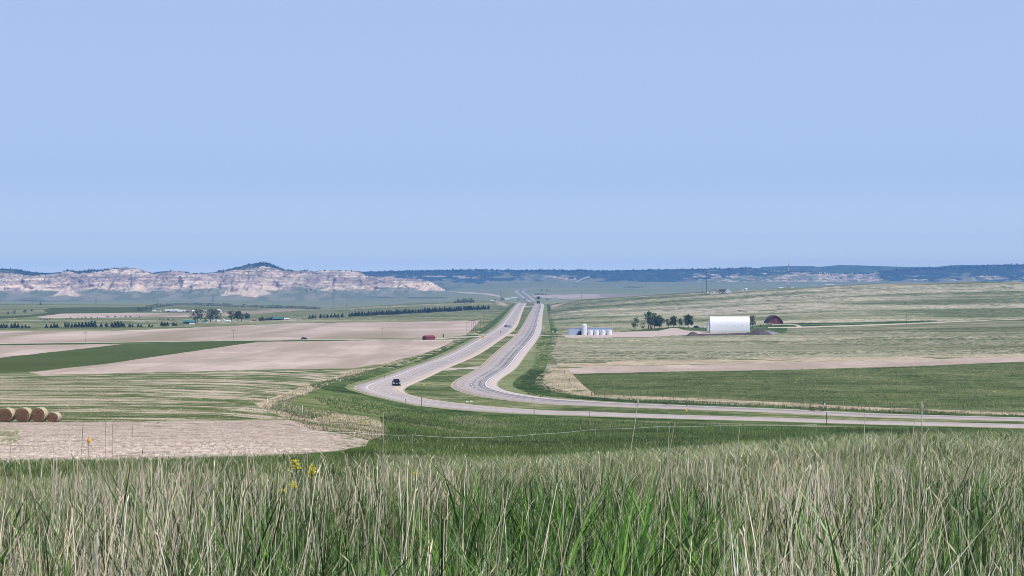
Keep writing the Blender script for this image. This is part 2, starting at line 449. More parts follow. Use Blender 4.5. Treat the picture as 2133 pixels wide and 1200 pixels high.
M['median'] = ground_mat('median_grass', [(0.06, 0.09, 0.032), (0.105, 0.14, 0.052), (0.17, 0.19, 0.085), (0.29, 0.27, 0.16)], 0.05, 0.4, 0.75, bump=0.5)
M['wheat'] = ground_mat('green_crop', [(0.050, 0.068, 0.020), (0.078, 0.104, 0.032), (0.11, 0.138, 0.048), (0.19, 0.19, 0.09)], 0.04, 0.35, 0.75,
                        streak=(0.03, R(4), 9.0, 0.52, 0.72, (0.16, 0.20, 0.10)), bump=0.5)
M['crop_dark'] = ground_mat('young_green_crop', [(0.060, 0.083, 0.026), (0.078, 0.102, 0.034), (0.098, 0.122, 0.045)], 0.02, 0.3, 0.2, bump=0.2, grain=0.12)
M['soil'] = ground_mat('bare_pink_soil', [SOIL_D, SOIL, SOIL_L], 0.02, 0.25, 0.6,
                       streak=(0.06, R(-12), 0.10, 0.44, 0.62, (0.37, 0.30, 0.245)), bump=0.3, grain=0.2)
M['soil_far'] = ground_mat('far_bare_soil', [SOIL_D, SOIL, SOIL_L], 0.008, 0.06, 0.6,
                       streak=(0.014, R(30), 0.09, 0.46, 0.58, (0.31, 0.255, 0.19)), bump=0.2, grain=0.1)
M['stubble'] = ground_mat('stubble_soil', [(0.44, 0.34, 0.28), (0.64, 0.52, 0.43), (0.80, 0.68, 0.57)], 0.25, 1.6, 0.85,
                          patch=[((0.30, 0.24, 0.19), 0.25, 0.60, 0.05)], bump=1.0, grain=0.5)
M['weedy'] = ground_mat('weedy_patch', [(0.14, 0.16, 0.08), (0.26, 0.26, 0.15), (0.40, 0.35, 0.25)], 0.1, 0.8, 0.4)
M['straw'] = ground_mat('dry_straw_grass', [(0.24, 0.21, 0.13), (0.38, 0.32, 0.215), (0.50, 0.41, 0.30), (0.56, 0.48, 0.36)], 0.05, 0.4, 0.5,
                        patch=[((0.12, 0.15, 0.06), 0.05, 0.58, 0.07)], bump=0.8, grain=0.4)
M['barebank'] = ground_mat('bare_bank', [(0.32, 0.25, 0.19), (0.48, 0.37, 0.30), (0.56, 0.44, 0.36)], 0.08, 0.5, 0.5,
                        patch=[((0.13, 0.15, 0.07), 0.06, 0.56, 0.06)], bump=0.8, grain=0.4)
M['gravel'] = ground_mat('pink_gravel', [(0.40, 0.32, 0.29), (0.50, 0.41, 0.37), (0.58, 0.48, 0.44)], 0.05, 0.5, 0.3, grain=0.3)
M['track'] = ground_mat('pale_track', [(0.46, 0.42, 0.33), (0.58, 0.53, 0.43)], 0.1, 0.5, 0.3, grain=0.15)
M['far_green'] = ground_mat('far_plain_grass', [(0.19, 0.20, 0.09), (0.24, 0.25, 0.12), (0.30, 0.29, 0.16)], 0.002, 0.02, 0.2, bump=0.1, grain=0.0, stretch=0.4)
M['dark_strip'] = ground_mat('ditch_strip', [(0.035, 0.06, 0.025), (0.07, 0.10, 0.04), (0.15, 0.17, 0.08)], 0.02, 0.2, 0.4)
M['sand'] = ground_mat('pale_sand', [(0.46, 0.38, 0.28), (0.60, 0.50, 0.38)], 0.01, 0.1, 0.3, grain=0.0)
M['shoulder'] = ground_mat('shoulder_gravel', [(0.42, 0.35, 0.30), (0.54, 0.46, 0.40)], 0.2, 1.5, 0.3, grain=0.3)
M['foreground'] = ground_mat('rough_grass_soil', [(0.05, 0.065, 0.03), (0.10, 0.12, 0.055), (0.20, 0.19, 0.11)], 0.4, 4.0, 0.4, bump=0.6)
# stubble strips: bands of green weeds between strips of cut straw, laid out parallel to the valley road
t = NT('strip_cropped_ground', 1.0, 0.0)
c = t.coord((0.0035, 0.055, 1), R(-3)); n1 = t.noise(c, 1.0, 4, 0.65, 0.5)
n1b = t.noise(t.coord((1, 1, 1)), 0.06, 5, 0.65, 0.8)
n2 = t.noise(t.coord((0.35, 1, 1)), 0.30, 4, 0.7); n3 = t.noise(t.coord(), 1.7, 3, 0.7)
f = t.math('ADD', t.math('MULTIPLY', n1, 0.72), t.math('MULTIPLY', n1b, 0.28))
f = t.math('ADD', f, t.math('MULTIPLY', t.math('SUBTRACT', n2, 0.5), 0.45))
g = t.ramp(n2, [(0.35, (0.06, 0.09, 0.030)), (0.6, (0.13, 0.165, 0.065)), (0.75, (0.24, 0.25, 0.14))])
s_ = t.ramp(t.math('ADD', t.math('MULTIPLY', n2, 0.5), t.math('MULTIPLY', n3, 0.5)), [(0.36, (0.34, 0.28, 0.20)), (0.5, (0.48, 0.40, 0.31)), (0.66, (0.60, 0.51, 0.41))])
t.color(t.mix(t.ramp(f, [(0.455, 1.0), (0.565, 0.0)]), s_, g)); t.bump(n2, 0.6, 1.0)
M['strips'] = t.m

# ------------------------------------------------------------------ ground regions (surveyed outlines)
def seg_points(poly, step=14):
    out = []
    n = len(poly)
    for i in range(n):
        a = np.array(poly[i], float); b = np.array(poly[(i+1) % n], float)
        m = max(1, int(np.linalg.norm(b - a) / step))
        for t_ in np.linspace(0, 1, m, endpoint=False): out.append(tuple(a + (b - a) * t_))
    return out
def from_px(poly, lo, hi, jit=0.5, step=14):
    out = []
    for k, (u, v) in enumerate(seg_points(poly, step)):
        v2 = v + (random.random() - 0.5) * 2 * jit
        out.append((u, math.log(dist(u, v2, lo, hi))))
    return out
def from_world(P):
    return [(1066.5 + FPX * x / y, math.log(y)) for x, y in P]
def band(c, lo, hi, jit=0.4, half=1.5):
    up = [(u, v - (h if h else half)) for u, v, h in c]; dn = [(u, v + (h if h else half)) for u, v, h in c][::-1]
    return from_px(up + dn, lo, hi, jit, 20)

nA = len(LA); nB = len(LB)
sel = lambda L, y0, y1: [i for i in range(len(L)) if y0 <= L[i][1] <= y1]
def pair_poly(P, o1, o2):
    return np.concatenate([offset(P, o1), offset(P, o2)[::-1]])
dA = np.arange(nA) * 4.0; dB = np.arange(nB) * 4.0
REG = []   # (name, material key, poly in (bearing, log distance))
def reg(name, key, poly): REG.append((name, key, poly))

reg('far_plain', 'far_green', from_world([(-4000, 3150), (-2500, 3080), (-640, 3080), (-300, 2960), (0, 2800), (300, 2720), (900, 2450), (4000, 2450), (4000, 8800), (-4000, 8800)][:0]) or
    [(-800, math.log(3080)), (400, math.log(3080)), (700, math.log(3020)), (1000, math.log(2860)), (1070, math.log(2760)), (1140, math.log(2760)), (1210, math.log(2600)), (1400, math.log(2420)), (1640, math.log(2330)), (1800, math.log(2330)), (2133, math.log(2200)), (2933, math.log(2200)), (2933, math.log(8900)), (-800, math.log(8900))])
# near hillside
reg('near_hillside', 'slope', from_px([(560, 852), (640, 893), (760, 926), (700, 940), (600, 948), (560, 965), (2933, 965), (2933, 900), (2200, 890), (1700, 889), (1300, 876), (1100, 868), (950, 858), (860, 851), (790, 840), (740, 826), (720, 812), (745, 795), (700, 800), (620, 825)], 128, 520, 0.5))
# left valley fields
reg('green_field', 'crop_dark', from_px([(100, 652), (90, 646), (110, 641), (300, 640), (330, 644), (310, 650), (120, 654.5), (60, 661), (0, 664), (0, 659), (60, 656)], 1000, 2980, 0.2, 18))
reg('bare_field', 'soil_far', from_px([(75, 660), (125, 653.5), (300, 651.5), (420, 653), (480, 650), (560, 645.5), (600, 643), (640, 645), (560, 652), (480, 658.5), (300, 661.5), (100, 663)], 1200, 2980, 0.2, 18))
reg('bare_field', 'soil_far', from_px([(-800, 690), (0, 690), (240, 689.5), (350, 685), (480, 679), (600, 673.5), (800, 671), (1000, 667.5), (985, 684), (970, 698), (930, 703), (500, 708.5), (200, 713), (0, 715.5), (-800, 724)], 600, 2500, 0.4))
reg('bare_field', 'soil', from_px([(-800, 727), (0, 719.5), (258, 716.5), (130, 731), (0, 745.5), (-800, 790)], 400, 1800, 0.3))
reg('green_field', 'crop_dark', from_px([(-800, 800), (0, 745), (130, 731), (262, 716.5), (400, 713), (538, 711.5), (400, 732), (230, 757), (60, 774.5), (0, 777), (-800, 830)], 400, 1800, 0.3))
reg('bare_field', 'soil', from_px([(60, 776), (230, 757), (400, 732), (535, 712.5), (700, 710), (948, 707), (925, 722), (880, 737), (800, 757), (735, 767.5), (600, 769), (300, 776), (90, 781)], 400, 1800, 0.5))
reg('strip_cropped_field', 'strips', from_px([(-800, 796), (0, 783), (300, 778.5), (600, 772), (740, 770), (700, 785), (640, 802), (590, 822), (535, 842), (560, 856), (600, 872), (400, 876), (0, 879), (-800, 880)], 180, 900, 0.6))
reg('grass_bank', 'straw', from_px([(740, 770), (790, 765), (745, 785), (680, 801), (630, 822), (575, 838), (560, 850), (640, 874), (700, 862), (760, 866), (800, 880), (812, 906), (770, 916), (700, 898), (650, 896), (600, 873), (545, 850), (530, 841), (590, 820), (640, 801), (700, 784)], 180, 900, 1.0, 8))
reg('stubble_field', 'stubble', from_px([(-800, 882), (0, 880), (300, 878), (600, 874), (640, 884), (652, 895), (720, 905), (768, 917), (762, 929), (690, 941), (600, 946), (500, 952), (250, 962), (0, 970), (-800, 975)], 100, 330, 0.8, 10))
reg('weedy_patch', 'weedy', from_px([(-800, 893), (30, 891), (42, 897), (36, 906), (48, 913), (30, 924), (-20, 930), (-800, 934)], 100, 330, 0.6, 10))
# right side
reg('straw_strip', 'straw', from_px([(1160, 757), (1240, 757), (1300, 751), (1500, 749), (1650, 744), (1900, 742), (2133, 738), (2933, 726), (2933, 734), (2133, 744), (1900, 749), (1650, 755), (1400, 760), (1240, 765), (1170, 767)], 500, 1000, 0.8))
reg('bare_strip', 'soil', from_px([(1185, 767), (1240, 764.5), (1450, 759.5), (1650, 755), (1900, 749), (2133, 743.5), (2933, 727), (2933, 738), (2133, 753), (1900, 763), (1650, 770), (1400, 774), (1240, 777.5), (1188, 778.5)], 500, 1000, 0.3))
reg('green_crop_field', 'wheat', from_px([(1188, 779), (1240, 778), (1400, 774.5), (1650, 770.5), (1900, 763.5), (2133, 753.5), (2933, 739), (2933, 885), (2133, 861), (1800, 848), (1600, 837), (1400, 828), (1240, 823), (1215, 803), (1195, 790)], 400, 1000, 0.4))
reg('straw_strip', 'straw', from_px([(1215, 803), (1240, 822), (1400, 827.5), (1600, 836.5), (1800, 847.5), (2133, 860.5), (2933, 884), (2933, 890), (2133, 866.5), (1800, 854), (1600, 842), (1400, 833), (1240, 827), (1205, 822), (1140, 812), (1128, 800), (1160, 797), (1132, 790), (1130, 783), (1150, 777), (1140, 772), (1165, 757), (1180, 757), (1188, 775)], 380, 1000, 0.7))
reg('gravel_yard', 'gravel', from_px([(1170, 697), (1230, 695.5), (1285, 692), (1350, 690.5), (1372, 689), (1400, 683), (1430, 688), (1480, 693), (1562, 693), (1600, 688), (1622, 694), (1560, 699), (1430, 698), (1350, 702), (1250, 703.5), (1180, 703.5)], 700, 1700, 0.3, 10))
reg('farm_lawn', 'lush', from_px([(1280, 691), (1400, 681), (1470, 684), (1478, 690), (1430, 687), (1400, 683), (1370, 689)], 700, 1700, 0.4, 10))
reg('farm_lawn', 'lush', from_px([(1562, 690), (1560, 680), (1600, 675), (1660, 673), (1800, 671), (1950, 667), (1955, 670), (1830, 675), (1700, 679), (1640, 683), (1640, 694), (1600, 694)], 700, 1700, 0.4, 10))
reg('farm_track', 'track', band([(1600, 682.5, 1), (1640, 682.3, 1), (1700, 680.8, 1.2), (1800, 677.8, 1.2), (1900, 674, 1), (2000, 669.6, .8), (2072, 666.6, .6), (2400, 655, .5)], 700, 1700, 0.15))
reg('farm_track', 'track', from_px([(1608, 675.5), (1640, 674.8), (1660, 676), (1670, 679.5), (1668, 682), (1655, 682), (1662, 679), (1652, 676.8), (1638, 676), (1608, 676.6)], 700, 1700, 0.1, 8))
# cut bank either side of the crest
reg('cut_bank', 'barebank', from_px([(1030, 626), (1040, 627), (1050, 631), (1060, 636), (1050, 637), (1036, 634)], 1700, 2790, 0.2, 6))
reg('cut_bank', 'barebank', from_px([(1146, 641), (1150, 636.5), (1165, 631), (1185, 627), (1180, 631), (1165, 637), (1155, 640)], 1700, 2700, 0.2, 6))
reg('bare_patch', 'straw', from_px([(1718, 706), (1740, 703.5), (1780, 702), (1797, 702.5), (1775, 705), (1745, 708)], 700, 1200, 0.3, 6))
reg('bare_patch', 'straw', from_px([(1143, 676), (1150, 673), (1158, 674), (1161, 678), (1150, 679.5), (1144, 680)], 700, 1500, 0.3, 6))
reg('bare_patch', 'straw', from_px([(1630, 709), (1680, 707), (1678, 710), (1640, 712)], 700, 1200, 0.3, 6))
# verges beside the highway
iA = sel(LA, 0, 2740); iB = sel(LB, 0, 2740)
PA = LA[iA]; PB = LB[iB]
wv = lambda P, a, b, c_: np.interp(P[:, 1], [400, 700, 1200, 2700], [a, b, b, c_])
reg('left_verge', 'lush', from_world(pair_poly(PA[::3], -HW - 0.4, -HW - wv(PA[::3], 12, 8, 5))))
reg('right_ditch', 'lush', from_world(pair_poly(PB[::3], HW + 0.4, HW + wv(PB[::3], 11, 9, 7))))
reg('mown_verge', 'mown', from_world(pair_poly(PB[::3], HW + 0.4, HW + wv(PB[::3], 3.5, 5.2, 3.5))))
reg('mown_verge', 'mown', from_world(pair_poly(PA[::3], -HW - 0.4, -HW - 2.6)))
# median: everything between the carriageways
reg('median', 'median', from_world(np.concatenate([PA[::3], PB[::3][::-1]])))
def cross(v, hw, name='median_crossover'):
    def near(L, u, v):
        p = at(u, v, 440, 2900); i = int(np.argmin(np.linalg.norm(L - np.array([p.x, p.y]), axis=1))); return L[i]
    (ua, va), (ub, vb) = v
    a = near(LA, ua, va); b = near(LB, ub, vb)
    d = b - a; L_ = np.linalg.norm(d); d /= L_; n = np.array([-d[1], d[0]])
    r = []
    for t_, w_ in ((0, hw*3.2), (5.2, hw*2.6), (8, hw*1.3), (L_*.5, hw), (L_-8, hw*1.3), (L_-5.2, hw*2.6), (L_, hw*3.2)): r.append(a + d*t_ + n*w_)
    for t_, w_ in ((L_, hw*3.2), (L_-5.2, hw*2.6), (L_-8, hw*1.3), (L_*.5, hw), (8, hw*1.3), (5.2, hw*2.6), (0, hw*3.2)): r.append(a + d*t_ - n*w_)
    reg(name, 'shoulder', from_world(r))
cross(((930, 768), (1020, 767)), 4.5)
cross(((1045, 696), (1092, 700)), 12)
cross(((1080, 638), (1118, 638)), 18)
reg('road_bed', 'shoulder', from_world(pair_poly(LA[::2], -HW - 0.5, HW + 0.5)))
reg('road_bed', 'shoulder', from_world(pair_poly(LB[::2], -HW - 0.5, HW + 0.5)))
# ditch strip / lane across the left fields
reg('lane_verge', 'dark_strip', band([(-800, 726, 1.6), (0, 717.6, 1.5), (200, 715.4, 1.2), (500, 711, 1), (700, 708.8, 1), (950, 705, 1)], 500, 1500, 0.25))
reg('farm_lane', 'track', band([(-800, 724, .5), (0, 715.7, .5), (200, 713.6, .5), (500, 709.4, .5), (700, 707.2, .6), (900, 706.0, .8), (960, 703, .9), (1010, 700, 1.0)], 500, 1500, 0.1))
# far valley
reg('far_field', 'soil_far', from_px([(1106, 615.5), (1160, 613.5), (1250, 613), (1320, 614.5), (1400, 613), (1400, 620), (1180, 622.5), (1140, 621), (1115, 619)], 3300, 7000, 0.1, 12))
reg('far_sand', 'sand', from_px([(530, 612), (560, 614.5), (600, 618), (645, 618.5), (660, 616), (678, 616.5), (660, 621), (662, 625.5), (640, 624), (600, 621.5), (560, 618)], 4700, 7900, 0.2, 8))
reg('far_sand', 'sand', from_px([(930, 606.5), (985, 609), (1025, 612), (1045, 617), (1040, 619), (1010, 613.5), (960, 610.5)], 3500, 7900, 0.1, 8))
reg('road_bed_far', 'shoulder', from_world(pair_poly(farA[1:], -4.6, 4.6)))
reg('road_bed_far', 'shoulder', from_world(pair_poly(farB, -4.6, 4.6)))

def build_ground():
    KU, KS = 0.01, 6.0
    pts = []; 
    def add(us, ss):
        for s_i in ss:
            for u_i in us: pts.append((u_i * KU + (random.random()-.5)*0.01, s_i * KS))
    uin = np.arange(-260, 2400, 17.0)
    ug = np.concatenate([np.arange(-780, -260, 60.0), uin, np.arange(2420, 2930, 60.0)])
    add(np.concatenate([np.arange(-780, 2930, 50.0)]), np.arange(math.log(1.6), math.log(110), 0.10))
    add(ug, np.arange(math.log(115), math.log(520), 0.03))
    add(ug, np.arange(math.log(530), math.log(3300), 0.026))
    add(np.arange(-780, 2930, 40.0), np.arange(math.log(3350), math.log(8800), 0.04))
    n0 = len(pts)
    edges = []
    # frame
    fr = [(-800, math.log(1.55)), (2933, math.log(1.55)), (2933, math.log(8950)), (-800, math.log(8950))]
    def addpoly(poly):
        b = len(pts)
        for u, s_ in poly: pts.append((min(max(u, -800), 2933) * KU, min(max(s_, math.log(1.55)), math.log(8950)) * KS))
        k = len(poly)
        for i in range(k): edges.append((b + i, b + (i+1) % k))
    frp = []
    for i in range(4):
        a = np.array(fr[i]); b = np.array(fr[(i+1) % 4])
        for t_ in np.linspace(0, 1, 60, endpoint=False): frp.append(tuple(a + (b-a)*t_))
    addpoly(frp)
    for nm, key, poly in REG: addpoly(poly)
    # drop grid points that sit almost on top of constraint points
    res = delaunay_2d_cdt([Vector(p) for p in pts], edges, [], 0, 1e-4)
    V = np.array([(p.x, p.y) for p in res[0]]); F = np.array([f for f in res[2] if len(f) == 3], dtype=np.int64)
    u = V[:, 0] / KU; s_ = V[:, 1] / KS
    C = V[F].mean(1)
    cu = C[:, 0] / KU; cs = C[:, 1] / KS
    lab = np.full(len(F), -1)
    for k, (nm, key, poly) in enumerate(REG):
        P = np.array(poly); P[:, 0] = np.clip(P[:, 0], -800, 2933)
        x = P[:, 0]; y = P[:, 1]
        m = (cu >= x.min()) & (cu <= x.max()) & (cs >= y.min()) & (cs <= y.max())
        ids = np.where(m)[0]
        if len(ids) == 0: continue
        ins = np.zeros(len(ids), bool); px = cu[ids]; py = cs[ids]
        j = len(P) - 1
        for i in range(len(P)):
            c1 = (y[i] > py) != (y[j] > py)
            with np.errstate(divide='ignore', invalid='ignore'):
                xi = (x[j] - x[i]) * (py - y[i]) / (y[j] - y[i]) + x[i]
            ins ^= c1 & (px < xi)
            j = i
        lab[ids[ins]] = k
    Y = np.exp(s_); X = (u - 1066.5) / FPX * Y; Z = zus(u, s_)
    co = np.stack([X, Y, Z], 1)
    base = np.where(lab < 0)[0]
    cY = np.exp(cs)
    groups = []
    groups.append(('foreground_ground', 'foreground', base[cY[base] <= 128]))
    groups.append(('pasture', 'pasture', base[(cY[base] > 128) & (cu[base] < 1085)]))
    groups.append(('prairie', 'prairie', base[(cY[base] > 128) & (cu[base] >= 1085)]))
    for k, (nm, key, poly) in enumerate(REG): groups.append((nm, key, np.where(lab == k)[0]))
    # smooth normals shared over all regions
    N = np.cross(co[F[:, 1]] - co[F[:, 0]], co[F[:, 2]] - co[F[:, 0]])
    flip = N[:, 2] < 0
    F[flip] = F[flip][:, ::-1]; N[flip] *= -1
    VN = np.zeros_like(co)
    for c in range(3): np.add.at(VN, F[:, c], N)
    VN /= np.maximum(np.linalg.norm(VN, axis=1), 1e-9)[:, None]
    for nm, key, ids in groups:
        if len(ids) == 0: print('empty region', nm); continue
        f = F[ids]; used, inv = np.unique(f, return_inverse=True)
        me = np_mesh(nm, co[used], [inv.reshape(f.shape)])
        me.normals_split_custom_set_from_vertices([tuple(n) for n in VN[used]])
        o = link(nm, me, M[key]); tag(o, kind='structure')
    print('ground verts', len(co), 'faces', len(F))
import time as _t
_t0 = _t.time()
build_ground()
print('ground', round(_t.time() - _t0, 1), 's')

# surrounding land beyond the surveyed wedge, all the way round
def build_surround():
    lim0 = math.atan2(-800 - 1066.5, FPX); lim1 = math.atan2(2933 - 1066.5, FPX)
    az = np.concatenate([[lim1], np.linspace(lim1 + 0.05, 2*math.pi + lim0 - 0.05, 70), [2*math.pi + lim0]])
    ds = np.exp(np.linspace(math.log(0.5), math.log(8950), 110))
    c_edge = math.cos(lim1)
    V = []
    for a in az:
        w = (a - lim1) / (2*math.pi + lim0 - lim1)
        uu = 2933 * (1 - w) + (-800) * w
        rr = ds / c_edge
        x = rr * math.sin(a); y = rr * math.cos(a)
        zz = zus(np.where(w < 0.5, 2933.0, -800.0) + 0*ds, np.log(np.maximum(ds, 1.5)))
        zr = zus(np.full(len(ds), 2932.9), np.log(np.maximum(ds, 1.5))); zl_ = zus(np.full(len(ds), -799.9), np.log(np.maximum(ds, 1.5)))
        zz = zr * (1 - w) + zl_ * w
        zz = np.where(ds < 1.5, -1.378, zz)
        V.append(np.stack([x, y, zz], 1))
    n = len(ds); m = len(az); V = np.concatenate(V)
    V = np.concatenate([V, [[0, 0, -1.378]]])
    F = []; T3 = []
    for j in range(m - 1):
        i = np.arange(n - 1)
        F.append(np.stack([j*n + i, j*n + i + 1, (j+1)*n + i + 1, (j+1)*n + i], 1))
        T3.append((m*n, j*n, (j+1)*n))
    # closing fan across the wedge close to the viewpoint
    T3.append((m*n, (m-1)*n, 0)); 
    i = np.arange(0, 8)
    dcut = np.searchsorted(ds, 1.56)
    i = np.arange(dcut)
    F.append(np.stack([(m-1)*n + i, (m-1)*n + i + 1, i + 1, i], 1))
    me = np_mesh('surrounding_grassland', V, [np.concatenate(F), np.array(T3)])
    o = link('surrounding_grassland', me, M['prairie']); tag(o, kind='structure')
build_surround()

# ------------------------------------------------------------------ highway surface
def road_mat(name, tracks):
    t = NT(name, 0.9, 0.1)
    uv = t.n.new("ShaderNodeUVMap"); uv.uv_map = 'uv'
    sx = t.n.new("ShaderNodeSeparateXYZ"); t.l.new(uv.outputs[0], sx.inputs[0])
    mp = t.n.new("ShaderNodeMapping"); mp.inputs['Scale'].default_value = (9, 0.02, 1); t.l.new(uv.outputs[0], mp.inputs[0])
    ns = t.noise(mp.outputs[0], 1.6, 5, 0.7)
    nl = t.noise(t.coord(), 0.02, 4, 0.6)
    nf = t.noise(t.coord(), 1.5, 3, 0.7)
    across = t.math('ADD', sx.outputs[0], t.math('MULTIPLY', t.math('SUBTRACT', ns, 0.5), 0.05))
    prof = t.ramp(across, tracks)
    f = t.math('MULTIPLY', prof, t.ramp(t.math('ADD', t.math('MULTIPLY', nl, .5), t.math('MULTIPLY', ns, .5)), [(0.34, 0.4), (0.60, 1.3)]))
    col = t.mix(t.math('MINIMUM', f, 1.0), (0.50, 0.43, 0.405), (0.17, 0.165, 0.19))
    col = t.mix(0.5, col, t.mix(1.0, col, t.ramp(nf, [(0.3, 0.82), (0.7, 1.16)]), 'MULTIPLY'))
    # transverse patches and tar marks
    br = t.n.new("ShaderNodeTexNoise"); br.inputs['Scale'].default_value = 1.0; br.inputs['Detail'].default_value = 2
    mp2 = t.n.new("ShaderNodeMapping"); mp2.inputs['Scale'].default_value = (1.2, 0.35, 1); t.l.new(uv.outputs[0], mp2.inputs[0]); t.l.new(mp2.outputs[0], br.inputs[0])
    col = t.mix(t.ramp(br.outputs[0], [(0.66, 0.0), (0.70, 0.35)]), col, (0.26, 0.24, 0.24))
    t.color(col)
    return t.m
# u=0 is the left edge of travel; A: outer shoulder left, B: outer shoulder right
sh = 0.20
roadA = road_mat('concrete_road_near', [(0.0, 0.0), (0.19, 0.02), (0.235, 0.15), (0.27, 0.35), (0.30, 0.18), (0.36, 0.12), (0.42, 0.42), (0.46, 0.2), (0.50, 0.16), (0.55, 0.5), (0.575, 0.62), (0.61, 0.25), (0.68, 0.2), (0.74, 0.45), (0.80, 0.2), (0.88, 0.05), (1.0, 0.0)])
roadB = road_mat('concrete_road_far', [(0.0, 0.0), (0.12, 0.04), (0.18, 0.15), (0.25, 0.42), (0.31, 0.2), (0.38, 0.3), (0.44, 0.78), (0.485, 0.6), (0.52, 0.30), (0.56, 0.35), (0.61, 0.95), (0.65, 0.7), (0.69, 0.35), (0.735, 1.0), (0.765, 0.6), (0.80, 0.1), (0.83, 0.02), (1.0, 0.0)])
offs = [-HW - 0.12, -HW, -2.6, 0.0, 2.6, HW, HW + 0.12]; zo = [-0.10, 0.15, 0.17, 0.18, 0.17, 0.15, -0.10]
rdA = strip(LA, offs, zo, 'near_carriageway', roadA); tag(rdA, kind='structure')
rdB = strip(LB, offs, zo, 'far_carriageway', roadB); tag(rdB, kind='structure')
white = plain('white_road_paint', (0.82, 0.82, 0.82), 0.5, vary=0.05); yellow = plain('yellow_road_paint', (0.72, 0.45, 0.12), 0.5, vary=0.06)
# A: outer edge (white) on the left of travel, inner (yellow) on the right; B the other way round
REF = np.array([-HW, -2.6, 0.0, 2.6, HW]); ZREF = np.array([0.15, 0.17, 0.18, 0.17, 0.15])
def road_rows(L):
    return np.stack([zat(*offset(L, o).T) + z_ for o, z_ in zip(REF, ZREF)])
ROWS = {id(LA): road_rows(LA), id(LB): road_rows(LB)}
def road_z(L, o):
    '''height of the pavement itself at cross offset o, one value per station'''
    rw = ROWS[id(L)]; i = int(np.clip(np.searchsorted(REF, o) - 1, 0, 3)); f = (o - REF[i]) / (REF[i+1] - REF[i])
    return rw[i] * (1 - f) + rw[i+1] * f
def painted(L, a, b_, name, mat, parent):
    n = len(L); V = np.concatenate([np.column_stack([offset(L, o), road_z(L, o) + 0.05]) for o in (a, b_)])
    i = np.arange(n - 1); return link(name, np_mesh(name, V, [np.stack([i, n + i, n + i + 1, i + 1], 1)]), mat, parent)
painted(LA, -HW + 2.35, -HW + 2.62, 'white_edge_line', white, rdA); painted(LA, HW - 1.15, HW - 0.92, 'yellow_edge_line', yellow, rdA)
painted(LB, HW - 2.62, HW - 2.35, 'white_edge_line', white, rdB); painted(LB, -HW + 0.92, -HW + 1.15, 'yellow_edge_line', yellow, rdB)
def dashes(L, off, parent):
    P = offset(L, off); V = []; F = []; zl = road_z(L, off)
    d = np.arange(len(P)) * 4.0
    T = np.gradient(P, axis=0); T /= np.linalg.norm(T, axis=1)[:, None]; N = np.stack([T[:, 1], -T[:, 0]], 1)
    for s0 in np.arange(8, d[-1] - 10, 12.0):
        b = len(V)
        for s_ in (s0, s0 + 1.5, s0 + 3.0):
            c = np.array([np.interp(s_, d, P[:, 0]), np.interp(s_, d, P[:, 1])]); nn = np.array([np.interp(s_, d, N[:, 0]), np.interp(s_, d, N[:, 1])])
            for q in (-0.11, 0.11):
                p = c + nn * q; V.append((p[0], p[1], float(np.interp(s_, d, zl)) + 0.055))
        F += [(b, b+1, b+3, b+2), (b+2, b+3, b+5, b+4)]
    me = np_mesh('lane_dashes', np.array(V), [np.array(F)])
    o = link('lane_dashes', me, white, parent); o['kind'] = 'stuff'
dashes(LA, 0.72, rdA); dashes(LB, -0.72, rdB)
farroad = plain('far_paving', (0.42, 0.38, 0.37), 0.85, vary=0.1, scale=0.01)
for L_ in (farA[1:], farB):
    tag(strip(L_, [-3.4, 3.4], 1.0, 'far_highway', farroad), kind='structure')
